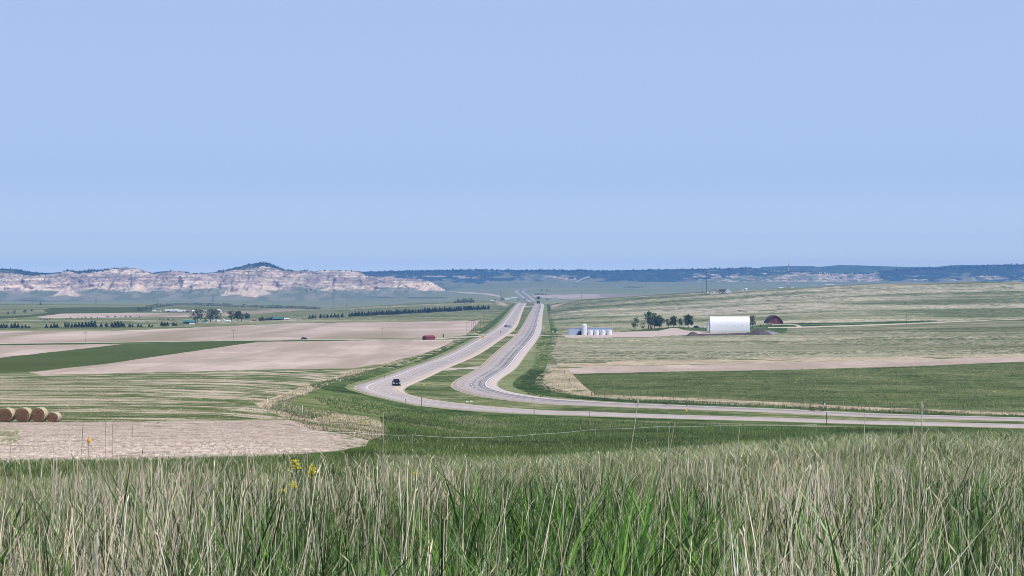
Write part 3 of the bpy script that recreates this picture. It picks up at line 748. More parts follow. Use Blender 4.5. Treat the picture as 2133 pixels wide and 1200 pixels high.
# ------------------------------------------------------------------ bluffs and wooded hills beyond the valley
LEFT_TOP = [(-820,566),(-400,562),(-150,566),(0,560),(30,561),(60,566),(100,569),(125,567),(140,563),(165,565),(190,562),(210,562),(235,559),(262,557),(285,560),(300,564),(320,569),(345,565),(375,564),(400,569),(430,569),(450,566),(475,562),(500,556),(520,550),(545,547),(560,548),(575,555),(590,561),(615,564),(640,563),(655,566),(668,563),(700,563),(730,564),(752,565),(757,572),(770,575),(800,576),(830,579),(860,580),(885,583),(900,588),(915,597),(930,605),(945,612)]
def hill_mesh(name, top, base, y0, ycliff, ytop, du, rows, spur, gully, tonefn, prof, seed, topnoise=0.6):
    U = np.arange(top[0][0], top[-1][0] + .1, du); n = len(U)
    vt = np.interp(U, [a for a, b in top], [b for a, b in top]); vb = np.interp(U, [a for a, b in base], [b for a, b in base])
    vt = vt + (fbm(U / 9 + seed, U * 0 + 3.3, 3) - 0.45) * 2 * topnoise
    t = np.linspace(0, 1, rows)
    P = np.interp(t, prof[0], prof[1]); D = np.interp(t, prof[0], prof[2])
    Ug, Tg = np.meshgrid(U, t, indexing='ij')
    Pg = P[None, :] + 0 * Ug; Dg = D[None, :] + 0 * Ug
    Vp = vb[:, None] + (vt - vb)[:, None] * Pg
    Y0 = np.interp(U, [a for a, b in y0], [b for a, b in y0])[:, None]
    Ym = Y0 + Dg
    # spurs and gullies push the face in and out
    x = (Ug - 1066.5) / FPX * Ym
    sp = (fbm(x / 420 + seed, x * 0 + seed, 3) - 0.47) * 2
    rg = 1 - np.abs(fbm(x / 46 + seed * 3, Pg * 0.9 + seed, 3) * 2 - 0.95)
    rg2 = fbm(x / 16, Pg * 7 + seed, 3) - 0.45
    face = np.clip(np.sin(np.clip(Tg, 0, 1) * math.pi), 0, 1)
    bench = np.interp(Pg, np.linspace(0, 1, 12), np.array([0, .1, .1, .45, .45, .9, .55, 1.0, .6, .2, .5, 0]))
    Y = Ym - sp * spur * face - (rg - 0.75) * gully * face - rg2 * gully * 0.5 * face + bench * 14
    Z = -(Vp - 600) / FPX * Ym + rg2 * 3.0 * face
    X = (Ug - 1066.5) / FPX * Ym
    V = np.stack([X, Y, Z], 2)
    # back slope
    back = V[:, -1:, :].copy(); back[:, :, 1] += 700; back[:, :, 2] -= 60; back[:, :, 0] *= 1 + 700 / Ym[:, -1:]
    V = np.concatenate([V, back], 1); m = rows + 1
    tone = tonefn(Ug, Vp, Pg, x, vt[:, None] + 0 * Ug, vb[:, None] + 0 * Ug)
    tone = np.concatenate([tone, tone[:, -1:, :]], 1)
    i, j = np.meshgrid(np.arange(n - 1), np.arange(m - 1), indexing='ij')
    F = np.stack([i*m + j, (i+1)*m + j, (i+1)*m + j + 1, i*m + j + 1], 2).reshape(-1, 4)
    me = np_mesh(name, V.reshape(-1, 3), [F], True, tone.reshape(-1, 3))
    t_ = NT(name, 1.0, 0.0)
    at_ = t_.n.new("ShaderNodeAttribute"); at_.attribute_name = 'tone'
    nn = t_.noise(t_.coord(), 0.06, 4, 0.7)
    t_.color(t_.mix(0.45, at_.outputs[0], t_.mix(1.0, at_.outputs[0], t_.ramp(nn, [(0.35, 0.6), (0.65, 1.4)]), 'MULTIPLY')))
    o = link(name, me, t_.m); tag(o, kind='structure')
    return U, vt, V
def lerp(a, b, f): return a + (b - a) * f[..., None]
def sstep(x, a, b):
    t = np.clip((x - a) / (b - a), 0, 1); return t * t * (3 - 2 * t)
C = lambda *c: np.array(c, float)
def left_tone(U, V, P, x, vt, vb):
    n_sp = fbm(U / 3.2, V / 1.6, 3); n_b = fbm(U / 26, V / 7, 4); n_st = fbm(U / 70 + V * 0, V / 2.4 + U / 240, 3)
    n_f = fbm(U / 1.6 + V * 0.5, V / 9, 3)
    rock = lerp(C(.56,.42,.32) + 0*U[..., None], C(.92,.72,.55), sstep(n_st, .34, .54))  # rock tones lightened to stand in for more haze
    rock = lerp(rock, C(.30,.205,.15), sstep(n_b, .47, .60) * .7)
    upper = sstep(P, .45, .7)
    rock = lerp(rock, C(.30,.225,.17), upper * sstep(n_sp, .38, .58) * .75)
    scrub = sstep(n_sp, .53, .63) * (0.3 + 0.5 * sstep(n_b, .4, .56))
    tone = lerp(rock, C(.060,.075,.048), scrub)
    # ledge shadows do not count here, only the darker clay seams of the rock itself
    seam = (np.abs(V - (584 + 3 * fbm(U / 60, U * 0 + 8, 2))) < 0.8) | (np.abs(V - (576 + 5 * fbm(U / 80, U * 0 + 2, 2))) < 0.6)
    tone = lerp(tone, C(.25,.20,.17), seam * 0.6)
    # grassy foot and talus fans
    foot = np.interp(U, [-820,0,100,200,300,400,450,520,560,620,700,740,800,850,900,945], [606,606,608,603,606,601,598,606,606,598,598,600,599,597,602,606]) + (n_b - .47) * 16 + (n_f - .45) * 8
    grass = sstep(V, -1.2, 1.2) * 0 + sstep(V - foot, -2.5, 2.5)
    g = lerp(C(.19,.20,.10) + 0*U[..., None], C(.29,.27,.17), sstep(n_b, .35, .6))
    tone = lerp(tone, g, grass)
    for (uc, va, vb_, w) in [(138,594,618,36),(505,590,617,48),(545,604,616,30),(285,592,607,34),(700,598,605,40),(560,596,604,26),(900,586,606,42),(760,596,605,34),(430,592,601,30),(370,594,602,22),(-120,592,612,40),(-320,590,610,50),(860,590,600,60)]:
        half = w * (V - va + 3) / (vb_ - va + 3)
        m = sstep(half - np.abs(U - uc) + (n_f - .45) * 26, -1, 5) * sstep(V, va - 2, va + 1) * (1 - sstep(V + (n_b - .45) * 16, vb_ - 3, vb_ + 1))
        tone = lerp(tone, lerp(C(.70,.51,.35) + 0*U[..., None], C(.95,.76,.56), sstep(n_f, .35, .6)), m * .95)
    cap = np.interp(U, [-820,-400,-200,0,60,100,125,135,160,195,215,230,250,285,300,330,345,360,400,450,470,490,520,545,575,600,620,660,945], [6,3,6,9,9,4,2,1,5,6,2,1,1,1,1,2,3,1,1,2,3,5,9,9,6,3,1,1,.4])
    cm = sstep(cap - (V - vt) + (n_sp - .45) * 7, -.6, .8)
    tone = lerp(tone, lerp(C(.035,.048,.030) + 0*U[..., None], C(.10,.12,.07), sstep(n_b, .45, .7)), cm)
    return tone
base_l = [(-820,626),(0,626),(400,628),(620,628),(800,624),(945,616)]
profL = ([0, .12, .34, .46, .62, .74, .88, 1.0], [0, .10, .30, .46, .66, .82, .96, 1.0], [-60, 160, 420, 470, 520, 570, 640, 760])
hill_mesh('bluffs', LEFT_TOP, base_l, [(-820, 5700), (600, 5700), (945, 6100)], 0, 0, 1.5, 110, 150, 110, left_tone, profL, 4.0)

RIGHT_TOP = [(740,569),(756,567),(800,565),(900,563),(950,562),(1000,561),(1060,563),(1100,563),(1150,562),(1180,564),(1200,562),(1250,564),(1300,563),(1350,562),(1420,561),(1480,560),(1530,559),(1560,557),(1590,561),(1640,564),(1700,566),(1730,569),(1760,569),(1800,570),(1830,565),(1880,560),(1950,558),(2000,556),(2060,553),(2100,551),(2133,551),(2500,548),(2940,552)]
def right_tone(U, V, P, x, vt, vb):
    n_sp = fbm(U / 2.6 + 40, V / 1.5, 3); n_b = fbm(U / 24 + 9, V / 6, 4); n_l = fbm(U / 90 + 2, V / 14 + 5, 3)
    fb = np.interp(U, [740,850,930,1000,1060,1110,1170,1230,1260,1300,1380,1450,1500,1600,1700,1760,1830,1900,2000,2133,2940], [584,588,590,590,586,584,585,580,588,590,588,583,578,572,568,580,584,586,584,584,586])
    forest = 1 - sstep(V - fb + (n_b - .46) * 16 + (n_sp - .45) * 5, -.8, 1.2)
    g = lerp(C(.17,.19,.09) + 0*U[..., None], C(.26,.255,.14), sstep(n_b, .35, .6))
    dark = lerp(C(.040,.060,.056) + 0*U[..., None], C(.085,.11,.08), sstep(n_sp, .4, .62))  # forest tones raised, thicker haze put into the colour
    dark = lerp(dark, g, sstep(.55 * n_l + .45 * n_b, .485, .545) * .8)
    tone = lerp(g, dark, forest)
    for (ua, ub, va, vb_, dens) in [(805,925,574,582,.47),(925,1000,574,582,.52),(985,1020,574,588,.50),(1085,1205,573,582,.49),(1150,1205,576,585,.48),(1380,1450,573,582,.54),(1440,1600,570,590,.46),(1590,1700,567,588,.42),(1700,1830,563,588,.36),(1830,1930,574,584,.52),(1930,2000,575,586,.50),(2000,2140,573,587,.46),(2140,2940,572,586,.48)]:
        box = sstep(U, ua - 8, ua + 8) * (1 - sstep(U, ub - 8, ub + 8)) * sstep(V, va - 1, va + 2) * (1 - sstep(V + (n_b - .45) * 6, vb_ - 2, vb_ + 1))
        nn = .55 * fbm(U / 26 + 70, V / 3.2 + 8, 3) + .45 * fbm(U / 9 + 7, V / 2.2 + 3, 2)
        m = box * sstep(nn, dens - .05, dens + .05) * .85
        tone = lerp(tone, lerp(C(.46,.35,.26) + 0*U[..., None], C(.88,.70,.52), sstep(n_sp, .35, .6)), m)
    # the paved road climbing the gap
    pl = [(1104, 601.5), (1120, 600.2), (1150, 598.6), (1170, 595), (1190, 590.5), (1205, 584.5), (1216, 580), (1226, 576.5)]
    dd = np.full(U.shape, 99.0)
    for (xa, ya), (xb, yb) in zip(pl[:-1], pl[1:]):
        t_ = np.clip(((U - xa) * (xb - xa) + (V - ya) * (yb - ya) * 4) / ((xb - xa) ** 2 + 4 * (yb - ya) ** 2), 0, 1)
        dd = np.minimum(dd, np.hypot((U - xa - t_ * (xb - xa)) * .55, V - ya - t_ * (yb - ya)))
    tone = lerp(tone, C(.50,.45,.40) + 0*U[..., None], 1 - sstep(dd, .8, 1.7))
    return tone
base_r = [(740,604),(1000,602),(1200,600),(1500,600),(2133,598),(2940,600)]
profR = ([0, .2, .4, .7, .9, 1.0], [0, .18, .36, .76, .97, 1.0], [-60, 500, 800, 1000, 1200, 1400])
Ur, vtr, Vr = hill_mesh('wooded_hills', RIGHT_TOP, base_r, [(740, 7100), (2940, 6700)], 0, 0, 1.6, 80, 120, 90, right_tone, profR, 9.0, 0.5)
BACK_TOP = [(1480,566),(1570,561),(1590,556),(1650,554),(1690,554),(1705,556),(1750,552),(1790,553),(1850,555),(1900,556),(1950,556),(1980,553),(2000,552),(2050,552),(2200,553),(2940,556)]
def back_tone(U, V, P, x, vt, vb):
    n_b = fbm(U / 24 + 9, V / 4, 4)
    return lerp(C(.075,.105,.055) + 0*U[..., None], C(.12,.15,.08), sstep(n_b, .35, .6))
hill_mesh('grassy_hills', BACK_TOP, [(1480,600),(2940,600)], [(1480, 8600), (2940, 8600)], 0, 0, 4.0, 20, 60, 30, back_tone, ([0, 1], [0, 1], [0, 1200]), 2.0, 0.3)

def blob_trees(name, pts, mat, smin, smax, seed):
    """far pines joined as one mass: each an uneven spindle of ten faces"""
    r = np.random.default_rng(seed); V = []; F = []; n = 0
    pts = np.array(pts); k = len(pts)
    H = r.uniform(smin, smax, k); W = H * r.uniform(.28, .45, k)
    ang = np.arange(5) * 2 * math.pi / 5
    ring = np.stack([np.cos(ang), np.sin(ang)], 1)
    VV = np.zeros((k, 7, 3)); VV[:, 0] = pts; VV[:, 0, 2] -= 1.0
    jit = r.uniform(.7, 1.25, (k, 5))
    VV[:, 1:6, 0] = pts[:, None, 0] + ring[None, :, 0] * W[:, None] * jit; VV[:, 1:6, 1] = pts[:, None, 1] + ring[None, :, 1] * W[:, None] * jit
    VV[:, 1:6, 2] = pts[:, None, 2] + (H * .3)[:, None] * r.uniform(.7, 1.4, (k, 5)); VV[:, 6] = pts; VV[:, 6, 2] += H
    b = np.arange(k)[:, None] * 7
    f = []
    for i in range(5):
        f.append(b + np.array([[0, 1 + (i+1) % 5, 1 + i]])); f.append(b + np.array([[6, 1 + i, 1 + (i+1) % 5]]))
    tone = np.repeat(r.uniform(.6, 1.5, (k, 1)) * np.array([[.034, .050, .038]]), 7, axis=0)
    me = np_mesh(name, VV.reshape(-1, 3), [np.concatenate(f)], False, tone)
    o = link(name, me, mat); tag(o, kind='stuff', label=None); return o
tm = NT('pine_mass', 0.95, 0.05); a_ = tm.n.new("ShaderNodeAttribute"); a_.attribute_name = 'tone'; tm.color(a_.outputs[0])
def sky_pts(top, y0, dy, ranges, dens, seed, depth=5):
    r = np.random.default_rng(seed); out = []
    for ua, ub, d in ranges:
        for _ in range(int((ub - ua) * d)):
            u = r.uniform(ua, ub); y = np.interp(u, [a for a, b in y0], [b for a, b in y0]) + dy + r.uniform(-60, 60)
            v = np.interp(u, [a for a, b in top], [b for a, b in top]) + r.uniform(0.0, depth)
            out.append(((u - 1066.5) / FPX * y, y, -(v - 600) / FPX * y - 1))
    return out
p = sky_pts(LEFT_TOP, [(-820, 5700), (600, 5700), (945, 6100)], 690, [(-820, 0, .5), (0, 65, 1.3), (65, 130, .4), (130, 230, .9), (230, 262, .3), (320, 352, .8), (352, 450, .25), (450, 610, 1.6), (610, 760, .2)], 1, 3, 6)
o = blob_trees('clifftop_pines', p, tm.m, 3, 7, 4); tag(o, 'scattered dark pines along the top of the tan bluffs', 'pine wood', kind='stuff')
p = sky_pts(RIGHT_TOP, [(740, 7100), (2940, 6700)], 1150, [(756, 1500, 2.0), (1500, 1600, 1.2), (1600, 1830, .8), (1830, 2133, 2.0), (2133, 2900, 1.0)], 1, 5, 11)
o = blob_trees('ridge_forest', p, tm.m, 3.5, 9, 6); tag(o, 'dark blue pine forest covering the far ridge', 'forest', kind='stuff')
# ------------------------------------------------------------------ haze: the air over the valley
hz = NT('haze'); hz.n.remove(hz.b)
pv = hz.n.new("ShaderNodeVolumePrincipled")
pv.inputs['Color'].default_value = (0.19, 0.48, 1.0, 1); pv.inputs['Density'].default_value = 11.5e-5; pv.inputs['Anisotropy'].default_value = 0.0
hz.l.new(pv.outputs[0], hz.out.inputs[1])
hb = MB().box(-9500, 9500, -9500, 10800, -420, 128)
ho = hb.build('haze', hz.m); tag(ho, 'thin blue haze lying over the wide valley', 'haze', kind='stuff')

# ------------------------------------------------------------------ trees
leaf_mats = {}
def leaf_mat(name, c, c2):
    if name not in leaf_mats:
        t = NT(name, 0.95, 0.03)
        a = t.n.new("ShaderNodeAttribute"); a.attribute_name = 'tone'
        t.color(a.outputs[0]); leaf_mats[name] = t.m
    return leaf_mats[name]
bark = plain('grey_brown_bark', (0.13, 0.10, 0.075), 0.9, vary=0.3)
def leaf_cloud(name, centres, per, size, c, c2, seed):
    r = np.random.default_rng(seed); k = len(centres) * per
    cen = np.repeat(np.array([q[:3] for q in centres]), per, axis=0); rad = np.repeat(np.array([q[3] for q in centres]), per)
    d = r.normal(size=(k, 3)); d /= np.linalg.norm(d, axis=1)[:, None]
    p = cen + d * (rad * r.uniform(.25, 1.0, k) ** .6)[:, None]
    a = r.normal(size=(k, 3)); a /= np.linalg.norm(a, axis=1)[:, None]
    b = np.cross(a, r.normal(size=(k, 3))); b /= np.linalg.norm(b, axis=1)[:, None]
    s = size * r.uniform(.6, 1.4, k)[:, None]
    V = np.stack([p - a*s, p + b*s*.6, p + a*s, p - b*s*.6], 1).reshape(-1, 3)
    F = np.arange(k * 4).reshape(-1, 4)
    ct = np.repeat(r.random(len(centres)), per); f = np.clip(ct * .7 + r.random(k) * .4, 0, 1)[:, None]
    tone = np.repeat(np.array(c)[None] * (1 - f) + np.array(c2)[None] * f, 4, axis=0)
    return np_mesh(name, V, [F], False, tone)
def tree_meshes(seed, kind):
    """unit tree 1 m tall: (trunk mesh, crown mesh)"""
    r = random.Random(seed); tr = MB()
    if kind == 'conifer':
        tr.tube((0, 0, 0), (0, 0, .8), .025, .008, 6)
        cs = []
        for i in range(15):
            z = .10 + .82 * (i / 14); w = (1 - z) * .33 + .05
            for k in range(3 if i < 10 else 1):
                a = r.random() * 6.28; rr = w * r.uniform(.3, .9)
                cs.append((rr * math.cos(a), rr * math.sin(a), z + r.uniform(-.03, .03), w * .42 + .02))
        cr = leaf_cloud('crown', cs, 10, .062, (.022, .034, .020), (.055, .075, .040), seed)
    else:
        dens, wide, per, c, c2 = {'open': (16, .33, 16, (.08,.11,.04), (.19,.23,.10)), 'dense': (30, .42, 20, (.055,.075,.030), (.16,.19,.08)),
                                  'grey': (26, .42, 18, (.12,.135,.085), (.27,.28,.19)), 'bush': (14, .55, 14, (.055,.075,.032), (.14,.17,.07))}[kind]
        h0 = .12 if kind == 'bush' else .30
        tr.tube((0, 0, -.03), (.01, 0, h0 + .1), .035, .022, 7)
        cs = []
        for i in range(dens):
            a = r.random() * 6.28; z = r.uniform(h0, .92); env = math.sqrt(max(.05, 1 - ((z - .58) / .46) ** 2))
            rr = wide * env * r.uniform(.25, .85); q = (rr * math.cos(a), rr * math.sin(a), z, r.uniform(.11, .18))
            cs.append(q)
            if i % 2 == 0: tr.tube((.01, 0, h0 + r.uniform(-.1, .1) * .5), q[:3], .014, .004, 5, False)
        cs.append((0, 0, .86, .13))
        cr = leaf_cloud('crown', cs, per, .062, c, c2, seed)
    return tr.mesh('trunk', True), cr
TREE = {k: [tree_meshes(100 + 7 * i + j * 50, k) for i in range(4)] for j, k in enumerate(['conifer', 'open', 'dense', 'grey', 'bush'])}
lm = leaf_mat('foliage', None, None)
def tree(kind, u, v, hpx, label, group=None, lo=500, hi=3300, cat='tree', name=None, wide=1.0, Y=None):
    p = at(u, v, lo, hi, Y)
    tm_, cm_ = random.choice(TREE[kind])
    h = hpx / FPX * p.y * (1.22 if kind != 'bush' else 1.1); wide = wide * (1.12 if kind != 'conifer' else 1.0)
    nm = name or {'conifer': 'juniper_tree', 'bush': 'bush'}.get(kind, 'tree')
    e = empty(nm, p, random.random() * 6.28, label, cat, group); e.scale = (h * wide, h * wide, h)
    link('trunk', tm_, bark, e); link('crown', cm_, lm, e)
    return e

GW = 'junipers in the windbreak rows of the valley'
lab = 'small dark juniper in the broken row across the left valley'
for u, h in [(2,8),(8,9),(14,8),(24,9),(31,10),(38,9),(46,7),(53,7),(60,6),(97,8),(106,7),(113,9),(119,8),(136,10),(143,9),(150,8),(157,9),(164,10),(171,10),(178,11),(185,10),(191,12),(197,12),(211,8),(222,9),(233,9),(239,11),(246,12),(252,11),(258,8),(270,7),(276,6),(288,7),(294,6),(311,6),(317,5)]:
    tree('conifer', u, 684 - (0 if u < 130 else 1.0) - u * .004, h, lab, GW, wide=1.25)
lab = 'dark juniper at the end of the valley row beside the green roofed barn'
for u, h in [(337,9),(343,8),(349,8),(361,8),(367,7)]:
    tree('conifer', u, 680, h, lab, GW, wide=1.25)
lab = 'lone spaced juniper on the slope left of the long windbreak'
for u, h in [(645,6),(651,7),(657,6),(668,8),(675,7),(682,7),(690,7),(697,8),(704,7),(713,8)]:
    tree('conifer', u, 664 - (u - 640) * .038, h, lab, GW, 900, 2400, wide=1.3)
lab = 'dark juniper packed in the long windbreak row left of the highway'
for i in range(58):
    u = 729 + i * 5.05 + random.uniform(-1, 1)
    tree('conifer', u, 660 - (u - 730) * .053 + random.uniform(-.4, .4), random.uniform(6.5, 9.5), lab, GW, 900, 2700, wide=1.35)
lab = 'bushy grey green tree on the grassy rise left of the road crest'
for u, v, h in [(948,634,6),(954,633,8),(960,633,6),(967,633,9),(973,632,7),(980,633,10),(986,632,6)]:
    tree('grey', u, v, h, lab, 'trees on the rise left of the crest', 1500, 2750)
lab = 'dark tree in the far shelter belt behind the white farmstead'
belt = [(290,648),(305,645),(322,641),(345,638.5),(370,636.5),(400,635.5),(450,635.5),(520,637),(600,641),(665,645)]
for i in range(86):
    u = 290 + i * 4.4 + random.uniform(-1, 1)
    v = np.interp(u, [a for a, b in belt], [b for a, b in belt])
    if i < 6: v += random.uniform(-1, 1)
    tree('bush', u, v, random.uniform(4, 6.5) if i > 10 else random.uniform(5, 8), lab, 'trees of the far shelter belt', 1200, 3000, cat='tree', name='tree', wide=1.3, Y=max(1700, dist(u, v, 1200, 3000)))
for u, v, h, k, l in [(412,672,23,'grey','tall leafy tree right of the green roofed barn'),(405,674,12,'bush','dark low bush against the end of the green roofed barn'),
                      (439,671,22,'grey','grey twiggy tree between the white farm sheds'),(450,670,21,'grey','broad grey tree right of the pair at the farmstead'),
                      (431,672,13,'bush','dark bush in front of the broad grey farmstead tree'),(482,668,18,'open','narrow leafy tree right of the white farm sheds'),
                      (494,669,17,'dense','rounded green tree in the group right of the farmstead'),(503,669,13,'grey','pale green tree in the group right of the farmstead'),
                      (514,667,13,'dense','rightmost tree of the farmstead group'),(398,662,8,'bush','small dark tree below the far white farm')]:
    tree(k, u, v, h, l, lo=900, hi=2200)
for i in range(8):
    tree('conifer', 541 + i * 4.3, 668.5 - i * .15, random.uniform(5, 8), 'dark juniper left of the low red barn with green roof', 'junipers beside the red barn with green roof', 900, 2400, wide=1.4)
for u, v, h, k, w, l in [(1323,686.5,21,'open',.9,'slender open tree standing left of the farm grove'),(1340,684.5,11,'bush',1,'low dark bush at the left foot of the grove'),
                      (1351,686,32,'open',.8,'tallest slim tree of the grove beyond the gravel yard'),(1357,686,14,'bush',.9,'small rounded bush in front of the tall slim tree'),
                      (1363,684,25,'dense',.75,'leafy tree directly right of the tallest grove tree'),(1373,686,25,'dense',.85,'broad dark tree in the middle of the grove'),
                      (1392,682,15,'open',1,'small open tree right of the broad dark grove tree'),(1403,683,20,'dense',.75,'leaning leafy tree near the right end of the grove'),
                      (1416,682,16,'open',.9,'pale open tree left of the dense round tree'),(1433.5,683,22,'dense',.95,'dense round dark tree nearest the white hoop barn'),
                      (1567,684,22,'grey',.7,'tree half hidden behind the right end of the hoop barn'),(1585,681,6,'bush',1,'tiny dark bush by the gravel mound'),
                      (1556,683,14,'bush',.8,'bush behind the right corner of the hoop barn')]:
    tree(k, u, v, h, l, lo=700, hi=1700, wide=w)
for u, v, h in [(902,634,5)]: pass
tree('bush', 924, 702.5, 7, 'round green bush right of the red shed', lo=600, hi=1700)
tree('bush', 85, 640, 7, 'dark bushy tree on the far left rise', lo=1500, hi=3000, Y=2700)
tree('bush', 1885, 623, 4, 'small dark bush on the right hillside', lo=900, hi=2000, Y=1560)
for u, v, h in [(17,655,5),(30,655,7),(52,653,7),(66,650,5)]:
    tree('grey', u, v, h, 'grey leafless bush along the far left creek', 'grey bushes along the creek', 1500, 2900, cat='bush', name='bush')
for u, v, h, k, l in [(1031,627,4,'bush','dark tree beside the left depot shed beyond the crest'),(1046,627,5,'grey','grey tree between the depot sheds beyond the crest'),(1079,626,4,'bush','dark tree at the right end of the long depot shed'),(1094,625,4,'bush','dark tree left of the far highway bend'),
                      (1121,625,6,'dense','tallest dark tree beyond the crest by the far carriageway'),(1140,626,4,'bush','low dark tree right of the far highway beyond the crest'),(1128,607,4,'bush','left one of two lone trees on the far plain'),(1139,607.5,4,'bush','right one of two lone trees on the far plain')]:
    tree(k, u, v, h, l, lo=3400, hi=7500, wide=1.5)
# far plain shelter belts
def farbelt(ua, ub, v, lo=3400, hi=8000, lab_=None, grp=None):
    u = ua
    while u < ub:
        tree('bush', u, v + random.uniform(-.3, .3), random.uniform(2.2, 3.6), lab_, grp, lo, hi, name='tree', wide=1.9)
        u += random.uniform(4, 6)
farbelt(716, 822, 621, lab_='dark tree in the longer shelter belt on the plain below the bluffs', grp='trees of the long plain belt')
farbelt(847, 932, 622, lab_='dark tree in the short broken belt on the plain near the road gap', grp='trees of the short plain belt')
farbelt(1300, 1338, 600, 4500, 8500, lab_='dark tree in the small far clump right of the hill road', grp='trees of the far clump')
farbelt(1116, 1140, 614.5, lab_='dark tree at the edge of the far pink field', grp='trees by the far pink field')

# ------------------------------------------------------------------ buildings
wall_white = plain('white_siding', (0.72, 0.72, 0.70), 0.6); wall_cream = plain('cream_siding', (0.66, 0.61, 0.50), 0.7)
roof_green = plain('green_metal_roof', (0.06, 0.19, 0.16), 0.4); roof_grey = plain('grey_shingle_roof', (0.22, 0.20, 0.20), 0.8)
roof_white = plain('white_metal_roof', (0.78, 0.80, 0.82), 0.35); wall_red = plain('dark_red_boards', (0.16, 0.028, 0.030), 0.8, vary=0.25, scale=0.8)
roof_brown = plain('dark_brown_shingles', (0.075, 0.050, 0.045), 0.85, vary=0.25); wall_brown = plain('weathered_brown_boards', (0.12, 0.07, 0.05), 0.8)
wall_blue = plain('pale_blue_metal_and_shade', (0.42, 0.50, 0.66), 0.45, vary=0.04); dark = plain('dark_opening', (0.02, 0.022, 0.03), 0.6)  # on the tank shed this blue stands in for shade
glass = plain('dark_window_glass', (0.03, 0.04, 0.06), 0.1); wall_tan = plain('tan_boards', (0.40, 0.27, 0.17), 0.8)
roof_red = plain('dull_red_roof', (0.24, 0.09, 0.08), 0.7)

def house(name, u, v, wpx, hpx, depth_m, wallm, roofm, label, cat, roof_frac=.4, gable_front=False, rz=0.0, lo=600, hi=3300, door=None, wins=0, Y=None, group=None):
    p = at(u, v, lo, hi, Y); k = p.y / FPX; w = wpx * k; h = hpx * k; he = h * (1 - roof_frac)
    e = empty(name, p, rz, label, cat, group); hw = w / 2; d = depth_m; b = -.6; ov = w * .04; th = .12 + h * .02
    if gable_front:
        MB().prism([(-hw, b), (hw, b), (hw, he), (0, h - th), (-hw, he)], 0, d).build('wall', wallm, e)
        s = (h - he) / hw
        MB().prism([(-hw - ov, he - ov*s), (0, h), (hw + ov, he - ov*s), (hw + ov, he - ov*s - th), (0, h - th + .003), (-hw - ov, he - ov*s - th)], -ov, d + ov).build('roof', roofm, e)
    else:
        MB().prism([(0, b), (d, b), (d, he), (d/2, h - th), (0, he)], -hw, hw, 'x').build('wall', wallm, e)
        s = (h - he) / (d/2)
        MB().prism([(-ov, he - ov*s), (d/2, h), (d + ov, he - ov*s), (d + ov, he - ov*s - th), (d/2, h - th + .003), (-ov, he - ov*s - th)], -hw - ov, hw + ov, 'x').build('roof', roofm, e)
    if door:
        a, bb, hh, m_ = door
        MB().box(a * w, bb * w, -.06, .05, b, hh * he).build('door', m_, e)
    for i in range(wins):
        x = -hw + w * (i + .5) / wins
        wd = MB().box(x - w*.05, x + w*.05, -.07, .05, he*.42, he*.72).build('window', wall_white, e)
        MB().box(x - w*.04, x + w*.04, -.09, .04, he*.45, he*.69).build('pane', glass, wd)
    return e
# red shed beside the cross road
house('red_shed', 883.5, 708.0, 12, 9.2, 5.0, wall_red, wall_red, 'dark red field shed beside the lane left of the highway', 'shed', .40, True, rz=R(-52), lo=700, hi=1600, door=(-.28, .02, .8, dark))
# left farmsteads
house('barn', 393, 675, 23, 8.5, 7, wall_brown, roof_green, 'dark barn with green roof at the left end of the farmstead', 'barn', .45, lo=900, hi=2200, door=(-.3, .05, .8, dark))
house('shed', 399.5, 676.2, 10, 3.5, 3, wall_white, roof_white, 'small white shed in front of the green roofed barn', 'shed', .4, lo=900, hi=2200)
house('shed', 425, 672.5, 12, 4, 4, wall_white, roof_green, 'low shed with faded green roof between the big trees', 'shed', .4, lo=900, hi=2200)
house('house', 444, 668.5, 6, 5, 5, wall_white, roof_white, 'narrow white house behind the grey farmstead tree', 'house', .45, True, lo=900, hi=2200)
house('camper', 454.5, 671.5, 6, 4, 4, wall_white, roof_white, 'white camper shaped shed beside the grey tree', 'shed', .25, lo=900, hi=2200)
house('house', 464, 669, 7, 5, 5, wall_white, roof_white, 'white gabled house in the middle of the farmstead', 'house', .45, True, lo=900, hi=2200, wins=2)
house('shed', 474.5, 670.5, 10, 3.5, 4, wall_white, roof_white, 'long white shed at the right of the farmstead houses', 'shed', .35, lo=900, hi=2200)
house('barn', 578, 667.5, 21, 7.5, 7, wall_red, roof_green, 'red barn with green roof alone on the left slope', 'barn', .5, lo=900, hi=2400, door=(-.1, .2, .8, dark))
house('shed', 596, 665.8, 12, 3, 4, wall_red, roof_white, 'low open shed right of the red barn with green roof', 'shed', .5, lo=900, hi=2400)
house('shed', 529, 668.3, 9, 2.5, 4, wall_red, roof_red, 'low red shed right of the farmstead tree group', 'shed', .5, lo=900, hi=2400)
FS = [(321,648,7,3.5,wall_white,roof_white,'white gabled house at the left end of the far farm','house'),(330,648.5,5,3,wall_white,roof_grey,'small grey roofed house second in the far farm','house'),
      (352,649.5,17,4.5,wall_blue,roof_white,'long pale blue shed of the far farm','shed'),(367,648,8,5,wall_white,roof_white,'tall white shed right of the long pale blue one','shed'),
      (375,649.5,7,4,wall_white,roof_white,'white cottage in the middle of the far farm','house'),(383,648,6,4,wall_white,roof_white,'white shed with steep roof in the far farm','shed'),
      (391,650,9,4,wall_tan,roof_grey,'tan barn between white sheds of the far farm','barn'),(404,650.5,8,4,wall_white,roof_white,'low white shed right of the tan barn','shed'),
      (411,649,4,3,wall_white,roof_white,'tiny white shed beyond the low white one','shed'),(430,649.5,7,3.5,wall_white,roof_white,'white shed left of the big open front barn','shed'),
      (438,650,6,3,wall_white,roof_white,'low white shed touching the open front barn','shed')]
